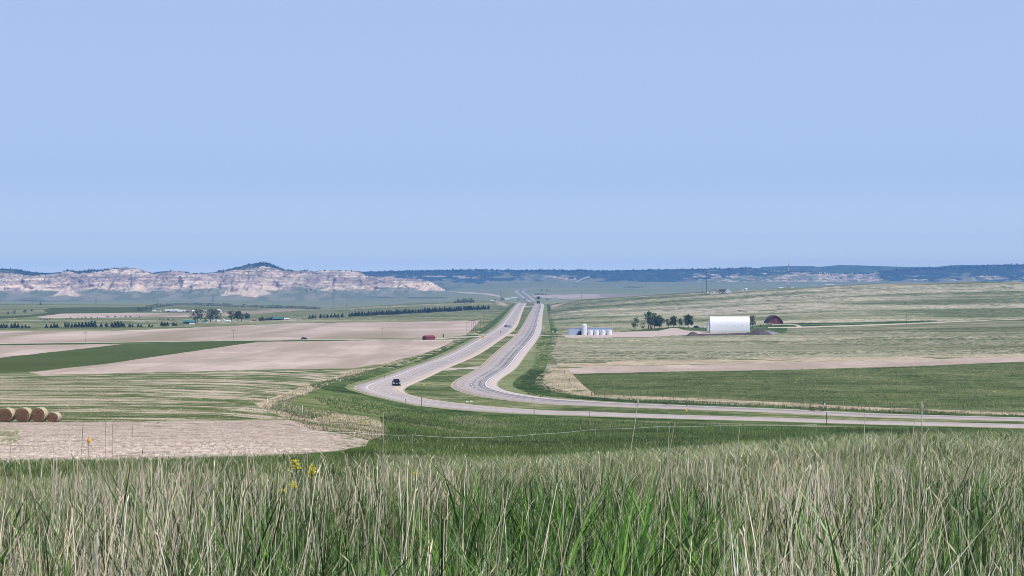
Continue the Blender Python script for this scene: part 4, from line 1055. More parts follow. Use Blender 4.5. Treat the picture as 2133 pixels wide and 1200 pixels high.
for u, v, w, h, wm, rm, l, c_ in FS:
    house(c_ if c_ != 'barn' else 'barn', u, v, w, h, 8, wm, rm, l, c_, .4, lo=1300, hi=3000, Y=2150, rz=R(random.uniform(-8, 8)), door=(-.2, .1, .7, dark) if c_ != 'house' else None)
house('open_barn', 450, 649.5, 15, 7.5, 16, wall_white, roof_white, 'big white rounded barn with dark open front in the far farm', 'barn', .35, True, Y=2150, door=(-.48, .18, .75, dark))
# far depot beyond the crest
for u, w, l in [(1025.5, 8.5, 'leftmost white shed of the depot beyond the crest'), (1057, 11, 'middle white shed of the depot beyond the crest'), (1070, 12, 'long white shed nearest the road beyond the crest')]:
    house('depot_shed', u, 624.5, w, 4, 14, wall_white, roof_white, l, 'shed', .3, lo=3300, hi=5500, Y=4300)
for u, v, w, h, l in [(1149,626,6,2.4,'pale shed left of the pair right of the far highway'),(1160,626.5,7,2.2,'pale shed right of the pair beside the far highway'),(1198,597.5,7,2,'tiny white farm shed below the hill road')]:
    house('farm_shed', u, v, w, h, 10, wall_white, roof_grey, l, 'shed', .35, lo=3300, hi=8500)
# ridge houses
house('house', 1488.5, 613, 17.5, 10, 9, wall_cream, roof_grey, 'cream gabled house with two windows on the right ridge', 'house', .38, True, lo=1300, hi=2400, wins=2)
house('house', 1506, 611, 13, 8.5, 7, wall_cream, roof_brown, 'low brown roofed wing of the second ridge house', 'house', .5, lo=1300, hi=2400, door=(-.1, .1, .8, dark))
house('house', 1518, 611, 12, 9, 7, wall_white, roof_white, 'white gabled house right of the brown roofed one', 'house', .55, True, lo=1300, hi=2400)
for u, v, w, h, l in [(1474,611.5,4,3,'tiny white shed at the foot of the tall dark pole'),(1547,606.5,3.5,3,'small white box on the ridge right of the houses'),(1555,605.5,3.5,5,'narrow white shed on the ridge beyond the small box'),(1698,597.5,12,2.2,'low white roof at the left of the ridge group'),(1728,595,18,3,'long low white roof near the ridge top'),(1627,600.5,9,2.5,'low white shed left of the radio mast'),(1651,600,5,2.4,'small white hut at the foot of the radio mast'),(1594,605,6,1.6,'low pale shed on the ridge between houses and mast')]:
    house('shed', u, v, w, h, 4, wall_white, roof_white, l, 'shed', .3, lo=1300, hi=2500)

# metal shed with the row of tanks; its front's shade is put into the blue wall
def px_at(u, v, lo, hi, Y=None):
    p = at(u, v, lo, hi, Y); return p, p.y / FPX
p, k = px_at(1230, 697.5, 700, 1500)
YB = p.y
e = empty('storage_shed', p, 0, 'metal shed with shaded front coloured pale blue behind the row of white tanks', 'shed')
w0, w1 = (1184.5 - 1230) * k, (1275.5 - 1230) * k; hh = 14.6 * k
x_ = MB()
n = 36
MB().prism([(0, -.5), (3.2, -.5), (3.2, hh - .35), (0, hh - .05)], w0, w1, 'x').build('wall', wall_blue, e)
MB().prism([(-.15, hh - .045), (-.15, hh + .06), (3.35, hh - .25), (3.35, hh - .345)], w0 - .1, w1 + .1, 'x').build('roof', roof_white, e)
# dark half-round opening
a0 = (1211 - 1230) * k; ra = 8.5 * k
poly = [(a0 - ra * math.cos(t_), ra * math.sin(t_) * .95) for t_ in np.linspace(0, math.pi, 18)] + [(a0 + ra, -.3), (a0 - ra, -.3)]
MB().prism(poly, -.05, .06).build('arched_opening', dark, e)
poly = [(a0 - (ra + .12) * math.cos(t_), (ra + .12) * math.sin(t_) * .95) for t_ in np.linspace(0, math.pi, 18)]
poly += [(a0 - ra * math.cos(t_), ra * math.sin(t_) * .95) for t_ in np.linspace(math.pi, 0, 18)]
n = len(poly) // 2; f_ = MB()
pv_ = [(a, -.10, z) for a, z in poly]; f_.add(pv_ + [(a, .05, z) for a, z in poly], [(i, i+1, 2*n-2-i, 2*n-1-i) for i in range(n-1)] + [(i, 2*n+i, 2*n+i+1, i+1) for i in range(n-1)])
f_.build('arch_frame', wall_white, e)
for i in range(24):
    x = w0 + (w1 - w0) * (i + .5) / 24
    if not (a0 - ra - .2 < x < a0 + ra + .2): MB().box(x - .03, x + .03, -.035, .01, 0, hh - .12).build('wall_rib', wall_blue, e)
tank_m = plain('white_tank_steel', (0.80, 0.81, 0.82), 0.35, vary=0.04)
def tank(u, v, rpx, hpx, yoff, label, group, name='storage_tank', cat='tank', rings=3):
    p_ = Vector(((u - 1066.5) / FPX * (YB - yoff), YB - yoff, 0)); p_.z = z1(p_.x, p_.y); kk = p_.y / FPX; r_ = rpx * kk; h_ = hpx * kk
    e_ = empty(name, p_, 0, label, cat, group)
    MB().lathe([(r_, -.3), (r_, h_ * .90)], n=28).build('shell', tank_m, e_, True)
    MB().lathe([(r_ * 1.02, h_ * .90 + .002), (r_ * 1.02, h_ * .915), (r_ * .25, h_ * .985), (r_ * .12, h_)], n=28).build('lid', tank_m, e_, True)
    for i in range(rings):
        z = h_ * .9 * (i + .7) / rings; MB().lathe([(r_ + .002, z), (r_ + .02, z), (r_ + .02, z + .04), (r_ + .002, z + .04)], n=28).build('hoop', tank_m, e_)
    if hpx > 15:
        l_ = MB()
        for s_ in (-.12, .12): l_.tube((r_ * .6 + s_, -r_ * .86, 0), (r_ * .6 + s_, -r_ * .86, h_ * .9), .02, n=5)
        for q in range(14): l_.tube((r_*.6 - .12, -r_*.86, h_*.06*q + .2), (r_*.6 + .12, -r_*.86, h_*.06*q + .2), .012, n=4)
        l_.build('ladder', roof_grey, e_)
    return e_
tank(1217, 697, 5.7, 23.5, 2.0, 'tall white silo in front of the metal shed', None, 'silo', 'silo', 5)
for u, l in [(1229.6, 'short white tank right beside the tall silo'), (1242.6, 'second short white tank from the tall silo'), (1255.8, 'third short white tank from the tall silo'), (1269, 'short white tank at the right end of the shed')]:
    tank(u, 694, 5.6, 10.5, 1.6, l, 'short white tanks along the shed')
# hoop barn
p, k = px_at(1521, 692.5, 700, 1600)
e = empty('hoop_barn', p, R(-1.5), 'big white fabric hoop barn beside the dark gravel mounds', 'barn')
Lb = 41 * k; hb_ = 33 * k; db = 9.0
sec = [(0, hb_ * .10)] + [(db/2 - db/2 * math.cos(t_) ** 1 * (1 if True else 1), hb_ * (.10 + .90 * math.sin(t_) ** .55)) for t_ in np.linspace(.12, math.pi - .12, 22)] + [(db, hb_ * .10)]
fabric = plain('white_fabric_cover', (0.82, 0.83, 0.87), 0.45, vary=0.03, scale=0.6)
MB().prism(sec, -Lb, Lb, 'x').build('cover', fabric, e, True)
for i in range(17):
    x = -Lb + 2 * Lb * i / 16
    rb = MB(); s2 = [(a - db/2, z) for a, z in sec]
    rb.prism([(db/2 + a * 1.006, z * 1.004 if z > hb_*.2 else z) for a, z in s2], x - .05, x + .05, 'x'); rb.build('cover_seam', fabric, e)
MB().box(-Lb - .02, Lb + .02, -.05, db + .05, -.5, hb_ * .085).build('base_wall', wall_white, e)
MB().box(-Lb, Lb, .1, db - .1, hb_ * .083, hb_ * .105).build('base_gap', dark, e)
for i in range(4):
    x = -Lb + 2 * Lb * (.23 + i * .195)
    MB().tube((x, .18, hb_ * .45), (x, -.03, hb_ * .47), .22, .16, 10).build('vent', wall_white, e)
MB().box(-Lb - .05, -Lb - .01, db * .25, db * .75, -.3, hb_ * .6).build('end_door', wall_blue, e)
house('shed', 1478.5, 683, 10, 17, 5, wall_white, wall_blue, 'white gabled shed poking out behind the left end of the hoop barn', 'shed', .3, True, lo=700, hi=1600, door=(-.35, .1, .6, wall_white), Y=p.y + 45)
# red gambrel barn
p, k = px_at(1615.5, 674.5, 700, 1700); w = 16.5 * k; h = 17.5 * k
e = empty('gothic_barn', p, R(3), 'dark red round roofed barn by the looping farm track', 'barn')
arc = [(-w, -.4), (-w * .98, h * .12), (-w * .80, h * .42), (-w * .58, h * .68), (-w * .32, h * .87), (0, h), (w * .32, h * .87), (w * .58, h * .68), (w * .80, h * .42), (w * .98, h * .12), (w, -.4)]
MB().prism([(a * .95, z * .94) for a, z in arc], 0, 14).build('wall', wall_red, e)
rf = MB(); n = len(arc)
for i in range(1, n - 2):
    (a, b), (c_, d) = arc[i], arc[i + 1]
    rf.prism([(a, b), (c_, d), (c_ * .955, d * .945), (a * .955, b * .945)], -.5, 14.4)
rf.build('roof', roof_brown, e)
rust = plain('rusty_orange_boards', (0.26, 0.075, 0.04), 0.85, vary=0.3, scale=1.5)
MB().box(-w * .12, w * .2, -.10, .05, -.3, h * .62).build('door', rust, e)
for a in (-.62, -.35, .42): 
    wn_ = MB().box(w * a, w * (a + .13), -.07, .04, h * .12, h * .34).build('window', wall_tan, e); MB().box(w * (a + .02), w * (a + .11), -.085, .03, h * .15, h * .31).build('pane', glass, wn_)
# gravel mounds in front of the hoop barn
def mound(name, pts, mat, label, cat, v0, thick, lo=700, hi=1500):
    """ridge of loose material: (bearing, top) outline"""
    us = [a for a, b in pts]; U = np.linspace(us[0], us[-1], 90); y0 = dist((us[0] + us[-1]) / 2, v0, lo, hi)
    top = np.interp(U, us, [b for a, b in pts]); V = []
    m = 13
    for i, u in enumerate(U):
        hh_ = max(.0, top[i]) * y0 / FPX
        for j in range(m):
            q = j / (m - 1); y = y0 + (q - .5) * thick * (0.35 + .65 * min(1, hh_ / 1.2))
            x = (u - 1066.5) / FPX * y0; s_ = math.sin(q * math.pi) ** 1.1
            V.append((x, y, z1(x, y) - .08 + hh_ * s_ * (1 + .22 * (vnoise(x * 1.3, y * 1.3) - .5)) + .12 * (vnoise(x * 3, y * 3) - .5) * s_))
    n_ = len(U); i, j = np.meshgrid(np.arange(n_ - 1), np.arange(m - 1), indexing='ij')
    F = np.stack([i*m + j, (i+1)*m + j, (i+1)*m + j + 1, i*m + j + 1], 2).reshape(-1, 4)
    return tag(link(name, np_mesh(name, np.array(V, dtype=float).reshape(-1, 3), [F]), mat), label, cat)
gm = ground_mat('dark_crushed_rock', [(.055,.045,.045), (.10,.085,.085), (.15,.13,.13)], 0.4, 2.0, .3, grain=.5)
gm2 = ground_mat('blue_grey_rubble', [(.13,.14,.16), (.22,.23,.25), (.42,.42,.43)], 0.4, 1.2, .3, grain=.6)
mound('gravel_mound', [(1427,0),(1434,4),(1440,7.6),(1446,7.6),(1452,4.5),(1456,3.8),(1480,4.2),(1520,4.4),(1556,5.0),(1562,6),(1570,10.5),(1577,14),(1583,14.2),(1590,11),(1598,6),(1606,2),(1610,0)], gm, 'long dark gravel berm with a tall mound in front of the hoop barn', 'gravel mound', 698.5, 7)
mound('rubble_pile', [(1588,0),(1594,6),(1602,6.5),(1612,4.5),(1622,1.5),(1628,0)], gm2, 'blue grey rubble pile right of the dark gravel mound', 'rubble pile', 694.5, 6)

# ------------------------------------------------------------------ poles, masts, pylons
wood = plain('weathered_pole_wood', (0.12, 0.085, 0.065), 0.9, vary=0.2); steel = plain('galvanised_steel', (0.42, 0.43, 0.45), 0.45, 0.4)
def pole(u, v, hpx, label, group=None, lo=600, hi=3300, arms=1, mat=None, r=.13, Y=None, name='utility_pole', cat='utility pole', insul=True):
    p = at(u, v, lo, hi, Y); h = hpx / FPX * p.y; e = empty(name, p, R(random.uniform(-8, 8)), label, cat, group)
    MB().tube((0, 0, -.5), (0, 0, h), r, r * .7, 8).build('post', mat or wood, e)
    for a in range(arms):
        z = h - .25 - a * .7
        MB().box(-.95, .95, -.05 - r, .05 - r, z - .06, z + .06).build('crossarm', wood, e)
        if insul:
            for x in (-.85, -.45, .45, .85): MB().tube((x, -r, z + .06), (x, -r, z + .22), .035, .025, 6).build('insulator', steel, e)
    return e
G = 'utility poles in the line beside the highway verge'
for u, v, h in [(972.5,698,28),(977,696.5,29),(981.5,694,27),(986.5,691.5,25),(991,689,24),(996,686,22),(1001,682,19),(1007,678,15)]:
    pole(u, v, h, 'thin dark utility pole in the receding line left of the highway', G, lo=700, hi=1800, r=.085)
pole(796, 705, 21, 'single utility pole standing before the pink field left of the red shed', lo=700, hi=1600, r=.07)
pole(177.5, 713, 22, 'leftmost utility pole beside the lane across the left fields', lo=700, hi=1600, r=.07)
pole(486, 707, 20, 'utility pole beside the lane midway along the left fields', lo=700, hi=1600, r=.07)
pole(1471.5, 612, 51, 'very tall dark pole beside the cream ridge house', lo=1300, hi=2500, r=.30, arms=0)
pole(1463, 612, 12, 'short pole left of the tall dark ridge pole', lo=1300, hi=2500, r=.12)
pole(1431, 614, 14, 'thin pole on the ridge left of the ridge houses', lo=1300, hi=2500, r=.10)
pole(1331, 617, 13, 'thin pole on the skyline of the right slope', lo=1300, hi=2500, r=.10)
pole(1211.5, 622, 14, 'thin pole above the bare cutting right of the crest', lo=1300, hi=2560, r=.12)
pole(1342, 616, 7, 'short pole on the skyline right of the thin pole', lo=1300, hi=2500, r=.08)
pole(1888, 676, 24, 'dark pole standing beside the pale track on the right', lo=700, hi=1700, r=.09, arms=0)
pole(1273, 694, 32, 'utility pole with transformer at the right end of the tank row', lo=700, hi=1500, r=.07, arms=1)
pole(1184, 697, 41, 'tall thin steel light pole at the left end of the metal shed', lo=700, hi=1500, r=.045, arms=0, mat=steel, name='light_pole', cat='light pole')
pole(1276.6, 694, 17, 'short white steel post at the right corner of the tank row', lo=700, hi=1500, r=.09, arms=0, mat=tank_m, name='steel_post', cat='post')
# radio mast
p, k = px_at(1642.5, 601, 1500, 2600, None)
e = empty('radio_mast', p, 0, 'red and white lattice radio mast on the right ridge', 'radio mast'); h = 58 * k; nb = 8
mred = plain('mast_red_paint', (0.50, 0.10, 0.07), 0.6); mwhite = plain('mast_white_paint', (0.75, 0.75, 0.74), 0.6)
for i in range(nb):
    z0, z1_ = h * i / nb, h * (i + 1) / nb; s = MB()
    rr = lambda z: (1.1 if z < h * .35 else .75) * (1 - .55 * z / h) * 1.0
    P0 = [(rr(z0) * math.cos(a), rr(z0) * math.sin(a), z0) for a in (.5, 2.6, 4.7)]; P1 = [(rr(z1_) * math.cos(a), rr(z1_) * math.sin(a), z1_) for a in (.5, 2.6, 4.7)]
    for j in range(3):
        s.tube(P0[j], P1[j], .09, n=5)
        mids = [Vector(P0[j]).lerp(Vector(P1[j]), q) for q in (0, .25, .5, .75, 1)]; mo = [Vector(P0[(j+1) % 3]).lerp(Vector(P1[(j+1) % 3]), q) for q in (0, .25, .5, .75, 1)]
        for q in range(4): s.tube(mids[q], mo[q + 1], .045, n=4)
    s.build('lattice_section', mred if i % 2 == 0 else mwhite, e)
MB().tube((0, 0, h), (0, 0, h + 1.2), .06, .03, 6).build('antenna', mred, e)
# pylons on the plain
def pylon(u, v, hpx, Y, label):
    p = at(u, v, Y=Y); h = hpx / FPX * Y; e = empty('power_pylon', p, R(20), label, 'pylon', 'power pylons on the plain below the bluffs'); s = MB()
    for sx, sy in ((-1,-1),(1,-1),(1,1),(-1,1)): s.tube((sx*h*.09, sy*h*.09, -1), (sx*.5, sy*.5, h), .09, n=4)
    for i in range(7):
        z0 = h*i/7; z_ = h*(i+1)/7; a0 = h*.09*(1-i/7)+.5*i/7; a1 = h*.09*(1-(i+1)/7)+.5*(i+1)/7
        for sy in (-1, 1): s.tube((-a0, sy*a0, z0), (a1, sy*a1, z_), .05, n=4); s.tube((a0, sy*a0, z0), (-a1, sy*a1, z_), .05, n=4)
    s.build('tower_frame', steel_d, e)
    for q in (.62, .76, .9): MB().prism([(-h*.13, h*q), (h*.13, h*q), (0, h*q + h*.04)], -.2, .2).build('crossarm', steel_d, e)
steel_d = plain('dull_pylon_steel', (0.24, 0.25, 0.27), 0.6, 0.3)
for u, v, h, Y, l in [(67,638,17,3900,'faint lattice pylon at the far left of the plain'),(200,639,19,4000,'faint lattice pylon below the left bluffs past the first'),(328,640,18,4000,'faint lattice pylon behind the far shelter belt'),(444,642,33,3500,'tall lattice pylon above the far shelter belt'),(568,645,17,3900,'faint lattice pylon left of the central slope'),(694,648,40,3400,'tallest lattice pylon rising behind the grassy slope'),(722,648,20,3800,'short lattice pylon right of the tallest one'),(1043,637,26,4000,'lattice pylon left of the road gap')]:
    pylon(u, v, h, Y, l)

# ------------------------------------------------------------------ vehicles
tyre = plain('tyre_rubber', (0.02, 0.02, 0.02), 0.9); chrome = plain('bright_headlamp_glass', (0.85, 0.88, 0.90), 0.15); plate_m = plain('pale_licence_plate', (0.55, 0.56, 0.52), 0.5)
cg = plain('dark_tinted_glass', (0.015, 0.02, 0.04), 0.08, spec=.6)
rimm = plain('alloy_rim', (0.4, 0.4, 0.42), 0.35, 0.6); tail_m = plain('red_tail_lamp', (0.35, 0.02, 0.02), 0.3)
def car(u, v, paint, label, head, lo, hi, s=1.0, suv=True, Y=None, cat='car', name='car', group=None):
    p = at(u, v, lo, hi, Y); p.z += .16 if lo >= 440 and u > 800 and u < 1100 else .03
    e = empty(name, p, head, label, cat, group); e.scale = (s, s, s)
    H = 1.62 if suv else 1.42
    # side profile (y forward = -y is the front), extruded across x with tumblehome
    prof = [(-2.3, .35), (-2.32, .62), (-2.2, .82), (-1.25, 1.0), (2.1, 1.04), (2.3, .85), (2.32, .38)]
    b = MB(); n = len(prof)
    def loft(prof_, w_lo, w_hi, zlo, zhi, mb):
        n_ = len(prof_); vv = []
        for sgn in (-1, 1):
            for (y, z) in prof_:
                w_ = w_lo + (w_hi - w_lo) * max(0, min(1, (z - zlo) / (zhi - zlo))); vv.append((sgn * w_, y, z))
        mb.add(vv, [tuple(range(n_)), tuple(range(n_, 2*n_))[::-1]] + [(i, (i+1) % n_, n_ + (i+1) % n_, n_ + i) for i in range(n_)])
    loft(prof, .93, .86, .5, 1.05, b)
    ob = b.build('body', paint, e, True); mod = ob.modifiers.new('bevel', 'BEVEL'); mod.width = .06; mod.segments = 2
    c_ = MB(); cab = [(-1.22, 1.0), (-.42, H - .05), (.2, H), (1.5, H - .04), (2.08, 1.04)]
    loft(cab, .84, .60, 1.0, H, c_); ob = c_.build('cabin', paint, e, True); mod = ob.modifiers.new('bevel', 'BEVEL'); mod.width = .05; mod.segments = 2
    MB().add([(-.78, -1.24, 1.03), (.78, -1.24, 1.03), (.60, -.47, H - .09), (-.60, -.47, H - .09), (-.78, -1.2, 1.0), (.78, -1.2, 1.0), (.6, -.42, H - .12), (-.6, -.42, H - .12)],
             [(0,1,2,3), (7,6,5,4), (0,4,5,1), (1,5,6,2), (2,6,7,3), (3,7,4,0)]).build('windshield', cg, e)
    MB().add([(-.74, 2.09, 1.07), (.74, 2.09, 1.07), (.6, 1.56, H - .09), (-.6, 1.56, H - .09), (-.74, 2.0, 1.07), (.74, 2.0, 1.07), (.6, 1.5, H - .09), (-.6, 1.5, H - .09)],
             [(3,2,1,0), (4,5,6,7), (0,1,5,4), (1,2,6,5), (2,3,7,6), (3,0,4,7)]).build('rear_window', cg, e)
    for sx in (-1, 1):
        for (a, b_) in ((-.95, .25), (.35, 1.55)):
            q = lambda y, z: (sx * (.84 + (.60 - .84) * (z - 1.0) / (H - 1.0) + .012), y, z)
            ya = a if a > -.9 else -.98; yb = a + .38 if a < -.9 else a
            v4 = [q(ya, 1.07), q(b_, 1.07), q(min(b_, 1.42), H - .14), q(max(yb, -.42) if a < 0 else yb, H - .14)]
            MB().add(v4 + [(x - sx * .04, y, z) for x, y, z in v4], [(0,1,2,3), (7,6,5,4), (0,4,5,1), (1,5,6,2), (2,6,7,3), (3,7,4,0)]).build('side_window', cg, e)
        MB().prism([(sx*.92, .62), (sx*.50, .60), (sx*.52, .76), (sx*.70, .82), (sx*.92, .86)] if sx > 0 else [(-.92, .86), (-.70, .82), (-.52, .76), (-.50, .60), (-.92, .62)], -2.37, -2.05).build('headlight', chrome, e)
        MB().box(sx*.90 - .12*(sx > 0), sx*.90 + .12*(sx < 0), 2.2, 2.36, .68, .92).build('tail_light', tail_m, e)
        MB().box(min(sx*.84, sx*1.06), max(sx*.84, sx*1.06), -1.05, -.92, 1.03, 1.17).build('side_mirror', paint, e)
        for y in (-1.45, 1.4):
            wh = MB().tube((sx*.72, y, .34), (sx*.955, y, .34), .34, n=18).build('wheel', tyre, e)
            MB().tube((sx*.90, y, .34), (sx*.965, y, .34), .20, n=12).build('rim', rimm, wh)
    MB().box(-.62, .62, -2.36, -2.2, .38, .58).build('grille', cg, e); MB().box(-.80, .80, -2.15, 2.15, .14, .42).build('underbody', tyre, e)
    MB().box(-.17, .17, -2.385, -2.3, .50, .62).build('licence_plate', plate_m, e)
    return e
blackp = plain('black_car_paint', (0.010, 0.010, 0.013), 0.32, vary=.05, spec=.35); silver = plain('silver_car_paint', (0.42, 0.45, 0.50), 0.25, .3, vary=.05); bluep = plain('slate_blue_car_paint', (0.10, 0.13, 0.20), 0.25, .2); whitep = plain('white_car_paint', (0.75, 0.76, 0.78), 0.3)
car(825.5, 804.5, blackp, 'black car with bright headlights rounding the near bend', R(6), 440, 900)
car(1054.5, 682.2, bluep, 'darker left car of the pair approaching on the near carriageway', R(-14), 900, 1800, .82, False)
car(1061.5, 682.6, silver, 'silver right car of the pair approaching on the near carriageway', R(-14), 900, 1800, .82, False)
car(1451, 683.5, blackp, 'dark pickup parked left of the hoop barn shed', R(80), 700, 1600, .75)
car(1462, 682, whitep, 'white car parked on the grass beside the hoop barn shed', R(75), 700, 1600, .6, False)
car(634, 707, blackp, 'dark car driving along the lane across the left fields', R(92), 700, 1600, .6, False)
# lorry on the crest
p = at(1121.5, 634, 1800, 2790, Y=2640); e = empty('lorry', p, R(4), 'dark lorry cresting the hill on the far carriageway', 'lorry'); e.scale = (1, 1, 1)
MB().box(-1.7, 1.7, 0, 9, 1.1, 3.4).build('trailer', blackp, e); MB().box(-1.25, 1.25, -2.2, -.2, .9, 3.0).build('cab', bluep, e); MB().box(-1.1, 1.1, -2.26, -2.1, 1.9, 2.7).build('windshield', cg, e)
for y in (-1.4, 2, 3.2, 7.0, 8.2):
    for sx in (-1, 1): MB().tube((sx*.9, y, .5), (sx*1.3, y, .5), .5, n=12).build('wheel', tyre, e)

# ------------------------------------------------------------------ hay bales
def bale_mats():
    t = NT('cut_hay_end', 0.95, 0.1); tc = t.coord((1, 1, 1))
    sx = t.n.new("ShaderNodeSeparateXYZ"); t.l.new(tc, sx.inputs[0])
    r_ = t.math('SQRT', t.math('ADD', t.math('POWER', sx.outputs[0], 2.0), t.math('POWER', t.math('SUBTRACT', sx.outputs[2], .74), 2.0)))
    n1 = t.noise(tc, 9, 5, .75, 1.2); n0 = t.noise(tc, 3.5, 3, .6, .5)
    w = t.math('SINE', t.math('ADD', t.math('MULTIPLY', r_, 55.0), t.math('MULTIPLY', n0, 9.0)))
    f = t.math('ADD', t.math('MULTIPLY', w, .14), n1)
    t.color(t.ramp(f, [(.30, (.055, .024, .014)), (.46, (.15, .078, .045)), (.60, (.27, .155, .09)), (.78, (.50, .37, .25))])); t.bump(f, .9, .05)
    a = t.m
    t = NT('hay_bale_wrap', 0.9, 0.15); n1 = t.noise(t.coord((1, .6, 1)), 14, 5, .7); t.color(t.ramp(n1, [(.3, (.30, .25, .16)), (.5, (.46, .39, .27)), (.7, (.62, .55, .41))])); t.bump(n1, .5, .03)
    return a, t.m
bm1, bm2 = bale_mats()
for i, (uc, rp, hp, l) in enumerate([(9.5, 16.2, 1.0, 'leftmost hay bale, cut by the picture edge'), (45.5, 16.4, 1.0, 'second round hay bale from the left'), (78.5, 15.2, 1.10, 'tallest round hay bale, third in the row'), (109.0, 12.2, 1.0, 'small sagging hay bale at the right end of the row')]):
    Yb = dist(60, 879.5, 150, 330); k = Yb / FPX; x = (uc - 1066.5) * k; r_ = rp * k
    e = empty('hay_bale', (x, Yb, z1(x, Yb) - .02), R(-6), l, 'hay bale', 'round hay bales lined up at the field edge'); sag = .93 if i != 3 else .86
    prof = []; n = 40
    rngb = random.Random(i)
    ring = [(r_ * math.cos(t_) * (1 + rngb.uniform(-.012, .012)), max(.02, (r_ + r_ * math.sin(t_)) * hp * sag - (0.02)) ) for t_ in np.linspace(0, 2*math.pi, n, endpoint=False)]
    L_ = 1.35; V = []
    for yy, sc in ((0, .965), (.05, 1.0), (.4, 1.01), (.9, 1.0), (L_ - .05, 1.0), (L_, .965)):
        for a, z in ring: V.append((a * sc, yy, r_ * sag * hp + (z - r_ * sag * hp) * sc + rngb.uniform(-.006, .006)))
    F = [(q*n + j, q*n + (j+1) % n, (q+1)*n + (j+1) % n, (q+1)*n + j) for q in range(5) for j in range(n)]
    m_ = MB(); m_.add(V, F + [tuple(range(5*n, 6*n))]); m_.build('straw_roll', bm2, e, True)
    m_ = MB(); cen = [(0, -.03, r_ * sag * hp)]; V = [(a * .97, .001, r_ * sag * hp + (z - r_ * sag * hp) * .97) for a, z in ring]; V2 = [(a * .6, -.025 + rngb.uniform(-.02, .02), r_ * sag * hp + (z - r_ * sag * hp) * .6) for a, z in ring]
    m_.add(V + V2 + cen, [(j, (j+1) % n, n + (j+1) % n, n + j) for j in range(n)] + [(n + j, n + (j+1) % n, 2*n) for j in range(n)]); m_.build('cut_end', bm1, e, True)

# ------------------------------------------------------------------ posts, markers and fences
blackpost = plain('dark_steel_post', (0.03, 0.035, 0.03), 0.6); orange = plain('orange_plastic', (0.80, 0.38, 0.03), 0.45, vary=.12, scale=20); yel = plain('yellow_plastic', (0.80, 0.66, 0.08), 0.5); whitepl = plain('white_plastic_post', (0.78, 0.78, 0.74), 0.5)
redpl = plain('faded_red_paint', (0.42, 0.10, 0.07), 0.7); bluepl = plain('blue_sign_face', (0.06, 0.22, 0.45), 0.5); postwood = plain('grey_fence_wood', (0.26, 0.21, 0.17), 0.9, vary=.25)
def marker(u, v, hpx, label, cat, parts, lo=330, hi=3000, name='marker_post', r=.035, mat=None, group=None, Y=None):
    """parts: (name, z0 frac, z1 frac, half width m, material)"""
    p = at(u, v, lo, hi, Y); h = hpx / FPX * p.y; e = empty(name, p, 0, label, cat, group)
    MB().tube((0, 0, -.3), (0, 0, h), r, n=6).build('post', mat or blackpost, e)
    for nm, a, b, w_, m_ in parts: MB().box(-w_, w_, -r - .05, -r - .01, h * a, h * b).build(nm, m_, e)
    return e
G = 'black roadside posts along the near carriageway'
for u, v, h, r_, l in [(877.5,849,22,.07,'thick black roadside post on the near side of the bend'),(845,844,13,.04,'thin black roadside post left of the thick one'),(1112.5,864,19,.055,'black roadside post standing alone mid bend'),(1722,885,26,.065,'black roadside post at the right along the near carriageway'),
                    (739.7,829,12,.04,'black roadside post outside the tightest bend'),(721,812,9,.04,'lowest left of the posts on the outer verge'),(754,801,9,.04,'second post up the outer verge past the bend'),(801,789,8,.04,'third post up the outer verge past the bend'),(837,776,8,.04,'fourth post up the outer verge past the bend'),(1228,869,10,.03,'thin post beside the near carriageway right of centre'),(963,884,15,.045,'dark post in the straw patch below the road')]:
    marker(u, v, h, l, 'roadside post', [('reflector', .82, .98, .05, blackpost)], r=r_, name='roadside_post', group=G, lo=300)
marker(1708, 865, 23, 'rusty red leaning post between the carriageways', 'roadside post', [], mat=redpl, r=.03, lo=300)
marker(883.5, 808, 9, 'yellow marker in the median grass at the bend', 'marker', [('yellow_panel', .45, 1.0, .20, yel)], lo=440)
marker(1071.5, 694, 8, 'small yellow marker at the median crossover', 'marker', [('yellow_panel', .3, 1.0, .28, yel)], lo=700)
marker(1430, 862, 18, 'yellow and white pipeline marker in the narrow median', 'marker', [('yellow_panel', .25, .62, .16, yel), ('white_band', .62, .85, .12, whitepl), ('red_cap', .85, 1.02, .12, redpl)], lo=330)
marker(1006, 706, 6, 'orange road work sign beside the crossroad', 'sign', [('orange_panel', .2, 1.0, .5, orange)], lo=700, name='road_sign', hi=1800)
marker(1133, 688, 9, 'white post on the right verge at the crossroad', 'marker', [('white_panel', .3, 1.0, .2, whitepl)], lo=700, hi=1800, mat=whitepl)
marker(1130, 696, 5, 'blue sign beside the crossroad on the right verge', 'sign', [('blue_panel', .3, 1.0, .55, bluepl)], lo=700, hi=1800, name='road_sign')
marker(1137, 694, 5, 'small orange marker right of the blue sign', 'marker', [('orange_panel', .2, 1.0, .2, orange)], lo=700, hi=1800)
marker(1152, 694, 5, 'white box on a post by the yard entrance', 'mailbox', [('white_box', .3, 1.0, .25, whitepl)], lo=700, hi=1800, name='mailbox')
marker(1161, 694.5, 4, 'cream utility box by the yard entrance', 'utility box', [('cream_box', .1, 1.0, .5, wall_cream)], lo=700, hi=1800, name='utility_box')
marker(1043, 697, 8, 'white sign back at the median crossover', 'sign', [('white_panel', .4, 1.0, .25, steel)], lo=700, hi=1800, name='road_sign')
marker(1285, 828, 10, 'orange topped marker in the fence line', 'marker', [('orange_cap', .4, 1.0, .07, redpl), ('white_band', .05, .4, .07, whitepl)], lo=400)
marker(1259.5, 826, 13, 'rusty red post in the fence line above the road', 'marker', [('rusty_panel', .2, 1.0, .06, redpl)], lo=400, mat=redpl)
marker(1164, 812, 11, 'thin rusty post on the bare straw bank', 'marker', [('rusty_cap', .7, 1.0, .05, redpl)], lo=400, mat=redpl)
